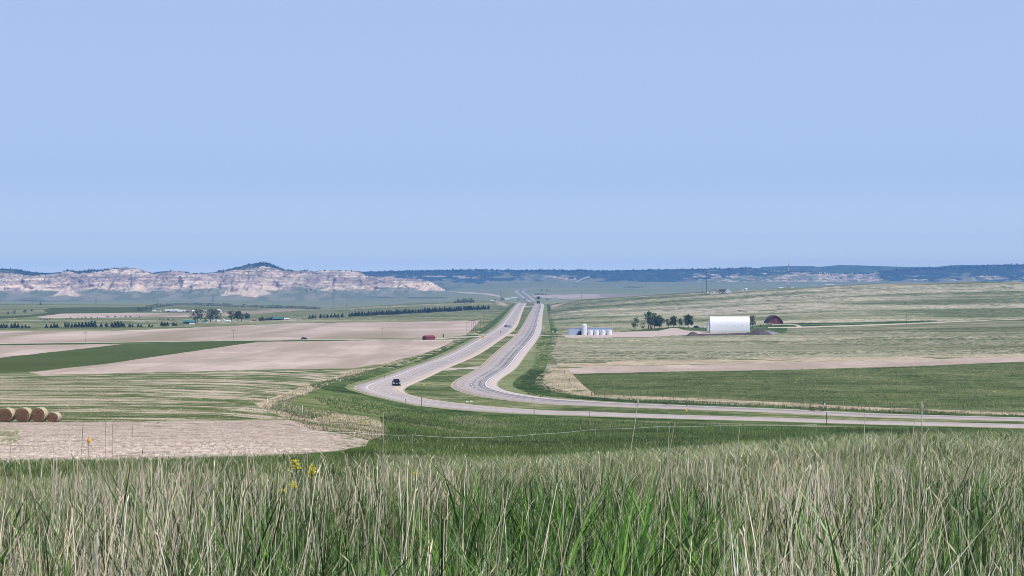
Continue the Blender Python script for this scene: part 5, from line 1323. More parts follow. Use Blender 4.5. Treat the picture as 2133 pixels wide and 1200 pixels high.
marker(1718, 846, 7, 'small white marker in front of the right fence', 'marker', [('white_panel', .4, 1.0, .1, whitepl)], lo=400, mat=whitepl)
for u, v, h, l in [(557,838,11,'white post at the left rim of the grassy gully'),(593,848,10,'pale yellow post inside the grassy gully'),(630,861,17,'tallest white post at the lower end of the gully'),(645,817,8,'white post on the upper part of the gully bank'),(683,803,6,'furthest white post at the top of the gully bank')]:
    marker(u, v, h, l, 'fence post', [], lo=180, hi=900, name='fence_post', mat=whitepl, r=.06)
# orange ball marker in the near grass
p = at(185, 953, 100, 175); k = p.y / FPX; h = 40 * k
e = empty('ball_marker', p, 0, 'orange ball on a dark rod in front of the pink field', 'marker')
MB().tube((0, 0, -.3), (0, 0, h - .2), .014, n=6).build('rod', blackpost, e)
MB().lathe([(.03, h - .29), (.09, h - .24), (.118, h - .17), (.122, h - .11), (.10, h - .04), (.05, h)], n=16).build('ball', orange, e, True)
MB().lathe([(.03, h + .001), (.03, h + .035), (.01, h + .05)], n=10).build('cap', blackpost, e)
# wire fence along the far side of the highway
def fence(name, posts, hgt, label, lo, hi, wires=3, wm=None, pm=None, r=.05, hj=.25):
    P0 = [at(u, v, lo, hi) for u, v in posts]
    e = empty(name, P0[0], 0, label, 'fence'); o_ = P0[0]
    tops = []
    for q in P0:
        hh_ = hgt * random.uniform(1 - hj, 1 + hj); d = q - o_
        MB().tube(tuple(d - Vector((0, 0, .2))), tuple(d + Vector((random.uniform(-.06, .06), 0, hh_))), r, n=6).build('fence_post', pm or random.choice([postwood, postwood, blackpost, wall_tan]), e)
    for w_ in range(wires):
        m_ = MB(); z = hgt * (.35 + .25 * w_)
        for a, b in zip(P0[:-1], P0[1:]):
            a_, b_ = a - o_, b - o_; n_ = 3
            for i in range(n_):
                q0 = a_.lerp(b_, i / n_); q1 = a_.lerp(b_, (i + 1) / n_)
                z0 = z1(q0.x + o_.x, q0.y + o_.y) - o_.z; z_ = z1(q1.x + o_.x, q1.y + o_.y) - o_.z
                m_.tube((q0.x, q0.y, z0 + z), (q1.x, q1.y, z_ + z), .008, n=4, caps=False)
        m_.build('wire', wm or steel, e)
    return e
fu = [1214,1232,1238,1247,1272,1298,1315,1335.5,1358,1380,1392,1403,1455,1500,1545,1590,1632,1675,1700,1715,1729,1757,1788,1811,1821,1857,1891,1917,1924,1962,2000,2043,2088,2133,2180,2230]
fence('wire_fence', [(u, np.interp(u, [1214,1400,1600,1800,2133,2230], [824,830.5,839,849.5,863,867])) for u in fu], 1.05, 'wire fence with uneven posts between the far carriageway and green field', 400, 900)
fence('wire_fence', [(u, v) for u, v in [(1160.5,757),(1166,765),(1171,772),(1176,779),(1181,787),(1186,796),(1190,805),(1196,812),(1203,818),(1212,822)]], .9, 'short dark fence running down the bare straw bank', 400, 1100, 2)
# electric tape fence on the near slope
ep = [(618, 180), (738, 192), (860, 215), (985, 250), (1110, 285), (1240, 318), (1370, 340), (1500, 352), (1700, 362)]
o_ = Vector(((ep[0][0] - 1066.5) / FPX * ep[0][1], ep[0][1], 0)); o_.z = z1(o_.x, o_.y)
e = empty('tape_fence', o_, 0, 'thin white tape strung low across the near green slope', 'fence'); tp = []
for u, Y in ep:
    x = (u - 1066.5) / FPX * Y; q = Vector((x, Y, z1(x, Y))) - o_; tp.append(q)
    MB().tube(tuple(q - Vector((0, 0, .2))), tuple(q + Vector((0, 0, 1.0))), .018, n=5).build('fence_post', whitepl, e)
m_ = MB()
for a, b in zip(tp[:-1], tp[1:]):
    n_ = 8
    for i in range(n_):
        q0 = a.lerp(b, i/n_); q1 = a.lerp(b, (i+1)/n_); sg = lambda q: -.10 * (1 - (2*q - 1) ** 2)
        m_.tube((q0.x, q0.y, q0.z + .95 + sg(i/n_)), (q1.x, q1.y, q1.z + .95 + sg((i+1)/n_)), .016, n=4, caps=False)
m_.build('tape', whitepl, e)
# two pale boulders / litter in the median
for u, v, l in [(973, 837.5, 'left one of the two white scraps in the median grass'), (982, 836.5, 'right one of the two white scraps in the median grass')]:
    p = at(u, v, 330, 800); s = MB(); s.add([(-.35, -.1, 0), (.35, -.12, 0), (.3, .2, 0), (-.3, .25, 0), (-.25, -.05, .16), (.28, -.05, .12), (.2, .15, .14), (-.2, .16, .18)], [(0,1,2,3), (4,5,6,7), (0,1,5,4), (1,2,6,5), (2,3,7,6), (3,0,4,7)])
    tag(s.build('scrap', whitepl, loc=p), l, 'litter')
# cattle on the far left pasture
def cow_mesh():
    m = MB()
    def ell(cx, cy, cz, rx, ry, rz_, n=8, k=5):
        vs_ = []; 
        for j in range(k + 1):
            t_ = math.pi * j / k
            for i in range(n): vs_.append((cx + rx*math.sin(t_)*math.cos(6.283*i/n), cy + ry*math.sin(t_)*math.sin(6.283*i/n), cz + rz_*math.cos(t_)))
        m.add(vs_, [(j*n+i, (j+1)*n+i, (j+1)*n+(i+1) % n, j*n+(i+1) % n) for j in range(k) for i in range(n)])
    ell(0, 0, .98, .95, .33, .38); ell(-.62, 0, 1.05, .4, .3, .36); m.tube((-.8, 0, 1.1), (-1.15, 0, .85), .2, .13, 7); ell(-1.28, 0, .74, .24, .12, .13)
    for x in (-.62, .66):
        for y in (-.18, .18): m.tube((x, y, .75), (x + .03, y, .4), .11, .06, 6); m.tube((x + .03, y, .4), (x, y, 0), .055, .05, 6)
    m.tube((.92, 0, 1.15), (1.02, 0, .5), .03, .04, 5)
    return m.mesh('cow', True)
cm = cow_mesh(); cow_c = plain('black_cow_hide', (0.025, 0.02, 0.018), 0.9); cow_w = plain('pale_cow_hide', (0.45, 0.38, 0.30), 0.9)
cme2 = cm.copy(); cm.materials.append(cow_c); cme2.materials.append(cow_w)
for u, v in [(84,667),(92,668),(98,667),(104,666),(139,665),(147,664),(163,664.5),(171,664),(178,663),(190,664),(203,663),(208,664),(222,662),(226,662),(240,661.5),(252,661.5),(262,662),(271,661),(291,662),(333,667),(340,667),(350,667.5),(361,667)]:
    p = at(u, v, 1100, 2400); o = link('cow', cm, None, None, p, random.random() * 6.28); o.scale = (.8, .8, .8)
    tag(o, 'black cow grazing on the far left pasture', 'cow', 'cattle on the far left pasture')
for u, v in [(18,666.5),(30,666),(40,667)]:
    p = at(u, v, 1100, 2400); o = link('cow', cme2, None, None, p, random.random() * 6.28); o.scale = (.8, .8, .8)
    tag(o, 'pale cow at the left end of the grazing herd', 'cow', 'pale cattle on the far left pasture')
# ------------------------------------------------------------------ grasses
def grass_mat(name, trans=0.22):
    t = NT(name, 0.6, 0.10)
    a = t.n.new("ShaderNodeAttribute"); a.attribute_name = 'tone'
    t.color(a.outputs[0])
    g = t.n.new("ShaderNodeNewGeometry"); v1 = t.n.new("ShaderNodeVectorMath"); v1.operation = 'SCALE'; v1.inputs[3].default_value = .75; t.l.new(g.outputs['Normal'], v1.inputs[0])
    v2 = t.n.new("ShaderNodeVectorMath"); v2.operation = 'ADD'; v2.inputs[1].default_value = (0.02, -0.04, .30); t.l.new(v1.outputs[0], v2.inputs[0])
    v3 = t.n.new("ShaderNodeVectorMath"); v3.operation = 'NORMALIZE'; t.l.new(v2.outputs[0], v3.inputs[0]); t.l.new(v3.outputs[0], t.b.inputs['Normal'])
    tr = t.n.new("ShaderNodeBsdfTranslucent"); t.l.new(a.outputs[0], tr.inputs[0])
    mx = t.n.new("ShaderNodeMixShader"); mx.inputs[0].default_value = trans
    t.l.new(t.b.outputs[0], mx.inputs[1]); t.l.new(tr.outputs[0], mx.inputs[2]); t.l.new(mx.outputs[0], t.out.inputs[0])
    return t.m
gmat = grass_mat('grass_blades')
def blades(name, X, Y, H, W, lean, az, bend, tone, label, tip=0.02, levels=4, droop=0.0, cat='grass', tipw=.12):
    """ribbons: lean = horizontal reach / height, az = direction of the lean"""
    n = len(X); Z = zat(X, Y) - 0.02
    u_ = 1066.5 + FPX * X / Y; env = np.interp(u_, [-400, 0, 180, 330, 470, 700, 900, 1100, 1250, 1500, 1800, 2133, 2600], [1000, 995, 965, 940, 975, 1000, 1000, 965, 955, 990, 965, 975, 975]) + (fbm(u_ / 38, np.log(Y) * 5, 3) - .45) * 150 + 8
    vg = 600 - (Z + .02) / Y * FPX; cap = np.maximum((vg - env) / FPX * Y, .12) * rng.uniform(.35, 1.12, n)
    H = np.where((Y < 24) | ((u_ < 790) & (Y < 62)), np.minimum(H, cap), H)
    ts = np.linspace(0, 1, levels)
    face = rng.uniform(0, math.pi, n)           # blade's flat side turned any way, mostly broadside
    wx = np.cos(face) * 1.0; wy = np.sin(face)
    V = np.zeros((n, levels * 2 - 1, 3)); 
    for i, t_ in enumerate(ts):
        r_ = lean * H * (t_ * (1 - bend) + bend * t_ ** 2.4)
        z = H * (t_ - droop * t_ ** 3)
        cx = X + np.cos(az) * r_; cy = Y + np.sin(az) * r_; cz = Z + z
        w = W * (1 - t_ ** 1.8) * .5 + W * tipw * .5 * (1 - t_)
        if i < levels - 1:
            V[:, 2*i, 0] = cx - wx*w; V[:, 2*i, 1] = cy - wy*w; V[:, 2*i, 2] = cz
            V[:, 2*i+1, 0] = cx + wx*w; V[:, 2*i+1, 1] = cy + wy*w; V[:, 2*i+1, 2] = cz
        else:
            V[:, 2*i, 0] = cx; V[:, 2*i, 1] = cy; V[:, 2*i, 2] = cz
    k = levels * 2 - 1; b = np.arange(n)[:, None] * k
    Q = np.concatenate([b + np.array([[2*i, 2*i+1, 2*i+3, 2*i+2]]) for i in range(levels - 2)])
    T = b + np.array([[2*(levels-2), 2*(levels-2)+1, 2*(levels-1)]])
    me = np_mesh(name, V.reshape(-1, 3), [Q, T], True, np.repeat(tone, k, axis=0))
    o = link(name, me, gmat); return tag(o, label, cat, kind='stuff')
def sampleY(n, a, b, e):
    q = rng.random(n); e1 = 1 - e
    return (a ** e1 + q * (b ** e1 - a ** e1)) ** (1 / e1)
def palette(n, cols, w, jit=.18):
    cols = np.array(cols); w = np.array(w, float)
    idx = rng.choice(len(cols), n, p=w / w.sum())
    return np.clip(cols[idx] * rng.uniform(1 - jit, 1 + jit, (n, 1)) * rng.uniform(.96, 1.04, (n, 3)), 0.005, .9)
GREENS = [(.070,.125,.020), (.100,.175,.030), (.140,.225,.045), (.045,.080,.018), (.19,.26,.09)]
SAGES = [(.27,.32,.16), (.38,.41,.24), (.19,.24,.10), (.48,.48,.31)]
DRY = [(.58,.50,.33), (.72,.64,.45), (.40,.32,.20), (.64,.54,.39), (.82,.75,.58)]
PINK = [(.50,.40,.31), (.60,.49,.39), (.42,.33,.25), (.66,.56,.44)]
# thick mixed sward from right in front of the viewpoint to the brow
U0, U1 = -420.0, 2560.0
def scatter(n, ya, yb, e, wfn=None, clump=0.0, cs=1.6, seed=0.0):
    u = rng.uniform(U0, U1, n); y = sampleY(n, ya, yb, e); x = (u - 1066.5) / FPX * y
    p = np.ones(n)
    if wfn is not None: p = p * wfn(u, y)
    if clump > 0: p = p * (1 - clump + clump * 1.6 * sstep(fbm(x * cs + seed, y * cs * .8 + seed * 2, 3), .36, .60))
    k = rng.random(n) < p
    return x[k], y[k], u[k]
def tonemod(x, y, tn, amt=.35, sc=.9, seed=0.0):
    m = 1 + amt * 2 * (fbm(x * sc + seed, y * sc + seed, 3) - .45) * 2
    return np.clip(tn * np.clip(m, .35, 1.8)[:, None], .005, .92)
FAR = 128
dry_w = lambda u, y: np.clip(.25 + 1.1 * np.exp(-((u - 320) / 210) ** 2) + .8 * np.exp(-((u - 1690) / 150) ** 2) + .35 * np.exp(-((u - 820) / 120) ** 2), 0, 1)
lush_w = lambda u, y: np.clip(1.2 * np.exp(-((u - 1180) / 330) ** 2) + .8 * np.exp(-((u - 620) / 170) ** 2) + .9 * np.exp(-((u - 1990) / 200) ** 2) + .12, 0, 1)
leftfar = lambda u, y: np.where((y > 50) & (u < 800), .25, 1.0)
# near zone: distinct blades; understorey colour darkened to stand in for shaded gaps
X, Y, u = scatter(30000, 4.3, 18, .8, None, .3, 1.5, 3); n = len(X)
blades('darkened_understorey', X, Y, rng.uniform(.12, .34, n), rng.uniform(.006, .013, n), rng.uniform(.2, 1.1, n), rng.uniform(0, 6.283, n), rng.uniform(.3, .9, n), tonemod(X, Y, palette(n, GREENS, [3, 4, 3, 3, 1], .25) * .25), 'short green grass darkened as shaded gaps between the foreground stalks')
X, Y, u = scatter(62000, 4.3, 18, .75, dry_w, .95, 2.2, 9); n = len(X)
wl_ = np.exp(rng.normal(math.log(.0030), .40, n))
blades('dry_stalks', X, Y, rng.uniform(.12, .85, n), wl_ * (1 + Y * .02), np.abs(rng.normal(.10, .38, n)), rng.normal(.1, 1.1, n), rng.uniform(.1, .9, n), tonemod(X, Y, palette(n, DRY + PINK + [(.84, .78, .64), (.20, .15, .10)], [2, 2.6, 1, 2, 3, 2, 2.2, 1, 2.4, 3, 3], .22), .45, 1.2), 'dry straw coloured stalks standing in the foreground grass', tipw=.7, cat='dry grass')
X, Y, u = scatter(60000, 4.3, 14, .6, lush_w, .85, 1.7, 21); n = len(X)
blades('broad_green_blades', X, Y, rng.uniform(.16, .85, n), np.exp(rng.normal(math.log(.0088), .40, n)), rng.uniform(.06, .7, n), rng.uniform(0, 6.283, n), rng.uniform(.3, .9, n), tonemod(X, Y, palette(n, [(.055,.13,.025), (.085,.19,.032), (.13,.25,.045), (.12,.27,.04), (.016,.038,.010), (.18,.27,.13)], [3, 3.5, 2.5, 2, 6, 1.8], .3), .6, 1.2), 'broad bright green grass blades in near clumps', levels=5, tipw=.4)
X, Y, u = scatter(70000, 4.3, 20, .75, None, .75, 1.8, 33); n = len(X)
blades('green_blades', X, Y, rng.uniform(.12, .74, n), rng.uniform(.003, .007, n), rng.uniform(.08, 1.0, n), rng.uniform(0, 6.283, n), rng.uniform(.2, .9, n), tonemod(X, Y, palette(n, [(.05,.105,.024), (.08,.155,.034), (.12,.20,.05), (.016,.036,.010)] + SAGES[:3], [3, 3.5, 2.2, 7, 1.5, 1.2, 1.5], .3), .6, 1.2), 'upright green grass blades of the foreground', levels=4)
X, Y, u = scatter(22000, 4.3, 18, .85, None, .7, 1.4, 41); n = len(X)
blades('matted_dead_stems', X, Y, rng.uniform(.16, .60, n), rng.uniform(.0016, .0042, n), rng.uniform(.5, 2.0, n), rng.uniform(0, 6.283, n), rng.uniform(.3, 1, n), palette(n, DRY + PINK[:2], [2, 3, 1, 2, 3, 1, 2]), 'matted dead stems criss-crossing in the foreground grass', tipw=.8, cat='dry grass')
X, Y, u = scatter(2600, 4.3, 12, .7, None, .5, 1.1, 51); n = len(X)
blades('arching_dead_leaves', X, Y, rng.uniform(.45, .75, n), rng.uniform(.003, .006, n), rng.uniform(.5, 1.1, n), rng.uniform(-.6, 3.6, n), rng.uniform(.7, 1, n), palette(n, DRY + GREENS[2:3], [2, 3, 1, 2, 3, 2]), 'long pale leaves arching over in the foreground grass', levels=6, droop=.35, tipw=.6, cat='dry grass')
# the tall growth thins out down the slope
X, Y, u = scatter(60000, 105, 330, 1.3, lambda u, y: np.where(u > 780, 1.0, .0) * np.clip(1.15 - (y - 105) / 190, 0, 1), .8, .12, 71); n = len(X)
blades('thinning_slope_grass', X, Y, rng.uniform(.15, .50, n), (.006 + .00018 * Y) * rng.uniform(.6, 1.4, n), rng.uniform(.2, 1.2, n), rng.uniform(0, 6.283, n), rng.uniform(.3, 1, n), tonemod(X, Y, palette(n, SAGES + DRY[:2] + GREENS[:3], [2, 1.6, 2.4, 1, .5, .5, 2, 2.4, 2], .3), .4, .08, 9), 'scattered sage and straw grass thinning down the green slope')
# nodding seed heads on thin stems
X, Y, u = scatter(4200, 4.8, 24, .75, dry_w, .7, 1.4, 61); n = len(X)
Hs = rng.uniform(.45, .85, n); u_ = 1066.5 + FPX * X / Y; Z = zat(X, Y); vg = 600 - Z / Y * FPX; Hs = np.minimum(Hs, (vg - 945 - rng.uniform(0, 90, n)) / FPX * Y)
az = rng.uniform(0, 6.283, n); ln = rng.uniform(.02, .35, n); tip = np.stack([X + np.cos(az) * ln * Hs, Y + np.sin(az) * ln * Hs, Z + Hs], 1); base = np.stack([X, Y, Z - .02], 1)
hl = rng.uniform(.02, .055, n)[:, None]; hw = rng.uniform(.0012, .003, n)[:, None]; d = tip - base; d /= np.linalg.norm(d, axis=1)[:, None]; d2 = d + np.stack([np.cos(az), np.sin(az), -.3 + 0 * az], 1) * .5; d2 /= np.linalg.norm(d2, axis=1)[:, None]
sx = np.array([[1.0, 0, 0]]); sy = np.array([[0, 1.0, 0]])
VV = np.stack([base - sx * .0016, base + sx * .0016, tip + sx * .0012, tip - sx * .0012, tip, tip + d2 * hl * .4 + sx * hw, tip + d2 * hl, tip + d2 * hl * .4 - sx * hw, tip + d2 * hl * .4 + sy * hw, tip + d2 * hl * .4 - sy * hw], 1)
b = np.arange(n)[:, None] * 10; F = np.concatenate([b + np.array([[0, 1, 2, 3]]), b + np.array([[4, 5, 6, 7]]), b + np.array([[4, 8, 6, 9]])])
tag(link('nodding_seed_heads', np_mesh('nodding_seed_heads', VV.reshape(-1, 3), [F], False, np.repeat(palette(n, DRY + PINK, [2, 3, 1, 2, 3, 2, 2, 1, 2]), 10, axis=0)), gmat), 'pale nodding seed heads above the foreground grass', 'dry grass', kind='stuff')
# middle zone: fine curling sage grass with pale heads
X, Y, u = scatter(190000, 12, FAR, .66, leftfar, .6, .5, 5); n = len(X)
blades('sage_grass', X, Y, rng.uniform(.10, .36, n) * (1 + (Y > 60) * .3), (.0045 + .00021 * Y) * rng.uniform(.6, 1.4, n), rng.uniform(.4, 2.0, n), rng.uniform(0, 6.283, n), rng.uniform(.4, 1, n), tonemod(X, Y, palette(n, SAGES + DRY[:2] + DRY[4:] + GREENS[:3], [3, 3.6, 3, 2.0, .7, .8, .8, 2.0, 2.0, 1.4], .35), .35, .12), 'fuzzy sage green grass covering the brow of the slope')
X, Y, u = scatter(90000, 14, FAR, .62, lambda u, y: np.where((y > 50) & (u < 800), 1.0, .65), .5, .3, 15); n = len(X)
tn = palette(n, GREENS + SAGES[:1], [3, 4, 2.5, 3, 1, 1], .25); 
blades('brow_green_grass', X, Y, rng.uniform(.12, .40, n), (.006 + .00026 * Y) * rng.uniform(.6, 1.4, n), rng.uniform(.3, 1.8, n), rng.uniform(0, 6.283, n), rng.uniform(.2, .9, n), tonemod(X, Y, tn * .85, .4, .12, 4), 'darker green grass along the brow of the slope')
X, Y, u = scatter(20000, 14, 90, .6, lambda u, y: np.where((y > 50) & (u < 800), .15, .6 + .4 * dry_w(u, y)), .75, .5, 25); n = len(X)
tn = None
blades('brow_dry_stalks', X, Y, rng.uniform(.15, .52, n), (.003 + .00018 * Y) * rng.uniform(.7, 1.3, n), np.abs(rng.normal(.2, .25, n)), rng.normal(.1, 1.0, n), rng.uniform(.1, .8, n), palette(n, DRY + PINK, [2, 2, 1, 2, 2, 2, 2, 1, 1.5]), 'scattered straw stalks on the brow of the slope', tipw=.6, cat='dry grass')
# 7 coarser growth on the hillside between brow and road, ditches and rough strips
def patch_scatter(poly_px, n, lo, hi, hmin, hmax, w, cols, wts, name, label, lean=.5, cat='grass', Yr=None):
    P = np.array(poly_px, float); ua, ub = P[:, 0].min(), P[:, 0].max(); va, vb = P[:, 1].min(), P[:, 1].max()
    U = rng.uniform(ua, ub, n * 2); V = rng.uniform(va, vb, n * 2)
    ins = np.zeros(len(U), bool); j = len(P) - 1
    for i in range(len(P)):
        c1 = (P[i, 1] > V) != (P[j, 1] > V)
        with np.errstate(divide='ignore', invalid='ignore'): ins ^= c1 & (U < (P[j, 0] - P[i, 0]) * (V - P[i, 1]) / (P[j, 1] - P[i, 1]) + P[i, 0])
        j = i
    U, V = U[ins], V[ins]
    ub_ = np.arange(ua, ub + 20, 20.0); ysc = np.exp(np.linspace(math.log(lo), math.log(hi), 400))
    D = np.zeros(len(U))
    bi = np.clip(((U - ua) / 20).astype(int), 0, len(ub_) - 1)
    for q in np.unique(bi):
        z = zus(np.full(400, ub_[q] + 10), np.log(ysc)); vv = 600 - z / ysc * FPX
        vm = np.minimum.accumulate(vv); m = bi == q
        D[m] = np.interp(-V[m], -vm, ysc)
    X = (U - 1066.5) / FPX * D; m = len(X)
    blades(name, X, D, rng.uniform(hmin, hmax, m), w * D / 300 * rng.uniform(.6, 1.5, m), rng.uniform(.1, lean, m), rng.uniform(0, 6.283, m), rng.uniform(.2, .9, m), tonemod(X, D, palette(m, cols, wts, .3), .45, .05), label, levels=3, cat=cat, tipw=.8)
LUSH = [(.07,.115,.022), (.105,.16,.032), (.050,.080,.018), (.15,.205,.055)]
patch_scatter([(760,934),(800,905),(790,870),(860,858),(1100,872),(1300,880),(1650,890),(2250,896),(2250,925),(1650,925),(1100,955),(700,952)], 90000, 128, 430, .2, .42, .03, LUSH + SAGES[:2], [4, 4, 2.5, 2, .5, .15], 'hillside_grass_tufts', 'tufted green grass on the slope below the road')
patch_scatter([(545,850),(560,838),(640,802),(745,770),(780,768),(745,787),(680,803),(640,822),(600,838),(640,852),(700,858),(780,872),(812,900),(808,918),(770,918),(700,900),(650,897),(600,874)], 12000, 180, 900, .15, .42, .035, [(.42,.34,.23),(.54,.44,.32),(.34,.27,.18),(.60,.50,.37)] + LUSH[:3], [3, 3, 2, 1, 1.2, 1, 1], 'gully_straw_tufts', 'straw coloured tufts on the banks of the gully', cat='dry grass')
patch_scatter([(1215,812),(1240,821),(1400,827),(1600,836),(1800,847),(2133,860),(2133,868),(1800,855),(1600,844),(1400,834),(1240,828),(1190,820),(1130,800),(1140,780),(1165,757),(1185,770)], 9000, 400, 1000, .15, .45, .035, [(.42,.34,.23),(.54,.44,.32),(.34,.27,.18),(.60,.50,.37)] + LUSH[:3], [3, 3, 2, 1, 1, 1, 1], 'fence_line_straw_tufts', 'pale straw tufts growing along the right fence line', cat='dry grass')
patch_scatter([(1110,822),(1230,829),(1400,835),(1600,844),(1800,853),(2133,866),(2133,869),(1800,858),(1600,849),(1400,841),(1240,834),(1110,826)], 9000, 380, 620, .25, .55, .05, LUSH, [3, 3, 3, 1], 'ditch_grass_tufts', 'dark green tufts in the ditch beside the far carriageway')
patch_scatter([(652,830),(735,830),(800,845),(860,856),(950,862),(1300,878),(1700,890),(1700,895),(1100,880),(800,866),(690,850)], 14000, 300, 560, .2, .45, .05, LUSH + SAGES[:2], [4, 4, 3, 2, .8, .5], 'verge_grass_tufts', 'green tufts on the outer verge of the bend')
patch_scatter([(0,880),(300,878),(600,874),(640,884),(652,895),(720,905),(762,929),(600,946),(250,962),(0,970)], 14000, 100, 330, .03, .08, .05, PINK + DRY[:2] + [(.75, .66, .56)], [2, 3, 1, 2, 1, 1, 3], 'cut_stubble', 'short cut stubble over the pink field', cat='stubble', lean=1.5)
patch_scatter([(0,786),(300,780),(640,775),(700,786),(590,822),(535,842),(600,872),(300,877),(0,878)], 6000, 200, 800, .06, .16, .05, LUSH + DRY[:3], [3, 3, 2, 2, 1.5, 1.5, 1], 'strip_field_tufts', 'weeds and straw tufts across the strip cropped field')
patch_scatter([(960,868),(1000,866),(1030,880),(1060,892),(990,892),(950,884),(930,872)], 1200, 200, 460, .2, .5, .03, [(.42,.34,.23),(.50,.40,.29),(.34,.27,.18)] + LUSH[:2], [2, 1.5, 2, 1.5, 1], 'slope_straw_tufts', 'patch of tan dead weeds on the slope below the road', cat='dry grass')
patch_scatter([(1195,782),(1400,777),(2133,756),(2133,858),(1600,834),(1400,826),(1240,820)], 16000, 400, 1000, .10, .28, .06, LUSH + SAGES[:3], [3, 4, 2, 3, 1.5, .8, 1], 'crop_tufts', 'uneven leafy rows of the green crop field', cat='crop')
# low hummocks and bunch grass that roughen the open land
def hummocks(poly_px, n, lo, hi, wr, hr, cols, wts, name, label, cat='grass', avoid=True):
    P = np.array(poly_px, float); ua, ub = P[:, 0].min(), P[:, 0].max(); va, vb = P[:, 1].min(), P[:, 1].max()
    U = rng.uniform(ua, ub, n * 2); V = rng.uniform(va, vb, n * 2); ins = np.zeros(len(U), bool); j = len(P) - 1
    for i in range(len(P)):
        c1 = (P[i, 1] > V) != (P[j, 1] > V)
        with np.errstate(divide='ignore', invalid='ignore'): ins ^= c1 & (U < (P[j, 0] - P[i, 0]) * (V - P[i, 1]) / (P[j, 1] - P[i, 1]) + P[i, 0])
        j = i
    U, V = U[ins], V[ins]; ysc = np.exp(np.linspace(math.log(lo), math.log(hi), 500)); D = np.zeros(len(U)); bi = ((U - ua) / 20).astype(int)
    for q in np.unique(bi):
        z = zus(np.full(500, ua + q * 20 + 10), np.log(ysc)); vv = 600 - z / ysc * FPX; m = bi == q
        D[m] = np.interp(-V[m], -np.minimum.accumulate(vv), ysc)
    X = (U - 1066.5) / FPX * D; keep = np.ones(len(X), bool)
    if avoid:
        for k_, (nm_, key_, poly_) in enumerate(REG):
            if nm_ not in ('gravel_yard', 'farm_track', 'farm_lane', 'bare_field', 'bare_strip', 'road_bed', 'median_crossover', 'farm_lawn'): continue
            Q = np.array(poly_); s_ = np.log(D); x_, y_ = Q[:, 0], Q[:, 1]
            ids = np.where((U > x_.min() - 2) & (U < x_.max() + 2) & (s_ > y_.min() - .002) & (s_ < y_.max() + .002))[0]
            if len(ids) == 0: continue
            ins = np.zeros(len(ids), bool); j = len(Q) - 1; px_, py_ = U[ids], s_[ids]
            for i in range(len(Q)):
                c1 = (y_[i] > py_) != (y_[j] > py_)
                with np.errstate(divide='ignore', invalid='ignore'): ins ^= c1 & (px_ < (x_[j] - x_[i]) * (py_ - y_[i]) / (y_[j] - y_[i]) + x_[i])
                j = i
            keep[ids[ins]] = False
    X, D = X[keep], D[keep]; m = len(X)
    sc = np.clip(D / 900, .35, 1.8); W = rng.uniform(*wr, m) * sc; H = rng.uniform(*hr, m) * np.clip(sc, .6, 1.3) * .65; el = rng.uniform(1.5, 5.5, m)
    Z = zat(X, D) - .05; ang = np.arange(6) * math.pi / 3; VV = np.zeros((m, 7, 3)); ph = rng.uniform(-.3, .3, m)
    for i, a in enumerate(ang):
        r_ = W * rng.uniform(.7, 1.2, m)
        VV[:, i, 0] = X + r_ * math.cos(a) * el * .5; VV[:, i, 1] = D + r_ * np.sin(a + ph) * .5; VV[:, i, 2] = Z - .10
    VV[:, 6, 0] = X + rng.uniform(-.2, .2, m) * W; VV[:, 6, 1] = D; VV[:, 6, 2] = Z + H
    b = np.arange(m)[:, None] * 7
    F = np.concatenate([b + np.array([[i, (i + 1) % 6, 6]]) for i in range(6)])
    cw_ = np.cumsum(np.array(wts) / np.sum(wts)); order = np.argsort(np.array(cols).sum(1)); cs_ = np.array(cols)[order]; cw_ = np.cumsum(np.array(wts, float)[order] / np.sum(wts))
    nz = np.clip((fbm(X * .006 + D * .002, D * .012, 4) - .47) * 4.2 + .5, 0, 1); pick = np.clip(nz * .72 + rng.random(m) * .28, 0, .999)
    tn = np.clip(cs_[np.clip(np.searchsorted(cw_, pick), 0, len(cs_) - 1)] * rng.uniform(.78, 1.22, (m, 1)), .01, .9)
    return tag(link(name, np_mesh(name, VV.reshape(-1, 3), [F], False, np.repeat(tn, 7, axis=0)), lm), label, cat, kind='stuff')
PR = [(.10,.12,.055), (.165,.185,.095), (.25,.25,.15), (.37,.34,.245), (.47,.43,.33), (.32,.305,.205)]
hummocks([(1150,700),(1180,704),(1420,699),(1640,686),(1800,682),(2060,671),(2400,658),(2400,738),(1900,744),(1650,748),(1300,752),(1165,756),(1140,740)], 11000, 650, 1100, (.9, 2.2), (.14, .34), PR, [2.5, 3.5, 3, 1.5, .5, 1.5], 'near_prairie_clumps', 'mixed green and straw clumps on the grassland below the gravel yard')
hummocks([(1150,650),(1210,628),(1400,614),(1640,604),(1800,594),(2400,590),(2400,655),(2060,666),(1640,680),(1480,682),(1280,690),(1170,692),(1155,670)], 24000, 900, 2250, (.9, 2.4), (.14, .40), PR, [2.2, 3, 3, 2.4, 1.6, 2], 'hillside_prairie_clumps', 'streaky green and straw clumps on the long right hillside')
hummocks([(-100,664),(100,668),(560,663),(640,652),(760,640),(900,630),(1030,628),(1050,640),(1010,664),(980,667),(600,671),(400,680),(200,686),(-100,688)], 9000, 900, 2750, (.9, 2.4), (.12, .30), PR, [3, 4, 3, 1.2, .6, 1.5], 'pasture_clumps', 'grass clumps over the pastures left of the highway')
hummocks([(1195,782),(1400,777),(2133,756),(2400,748),(2400,866),(2133,858),(1600,834),(1400,826),(1240,820)], 16000, 400, 1000, (.8, 2.0), (.10, .26), [(.06,.085,.028), (.09,.12,.04), (.13,.16,.06), (.20,.205,.11), (.28,.24,.16)], [3, 4, 3, 1.2, .5], 'crop_clumps', 'uneven leafy clumps of the green crop field', 'crop')
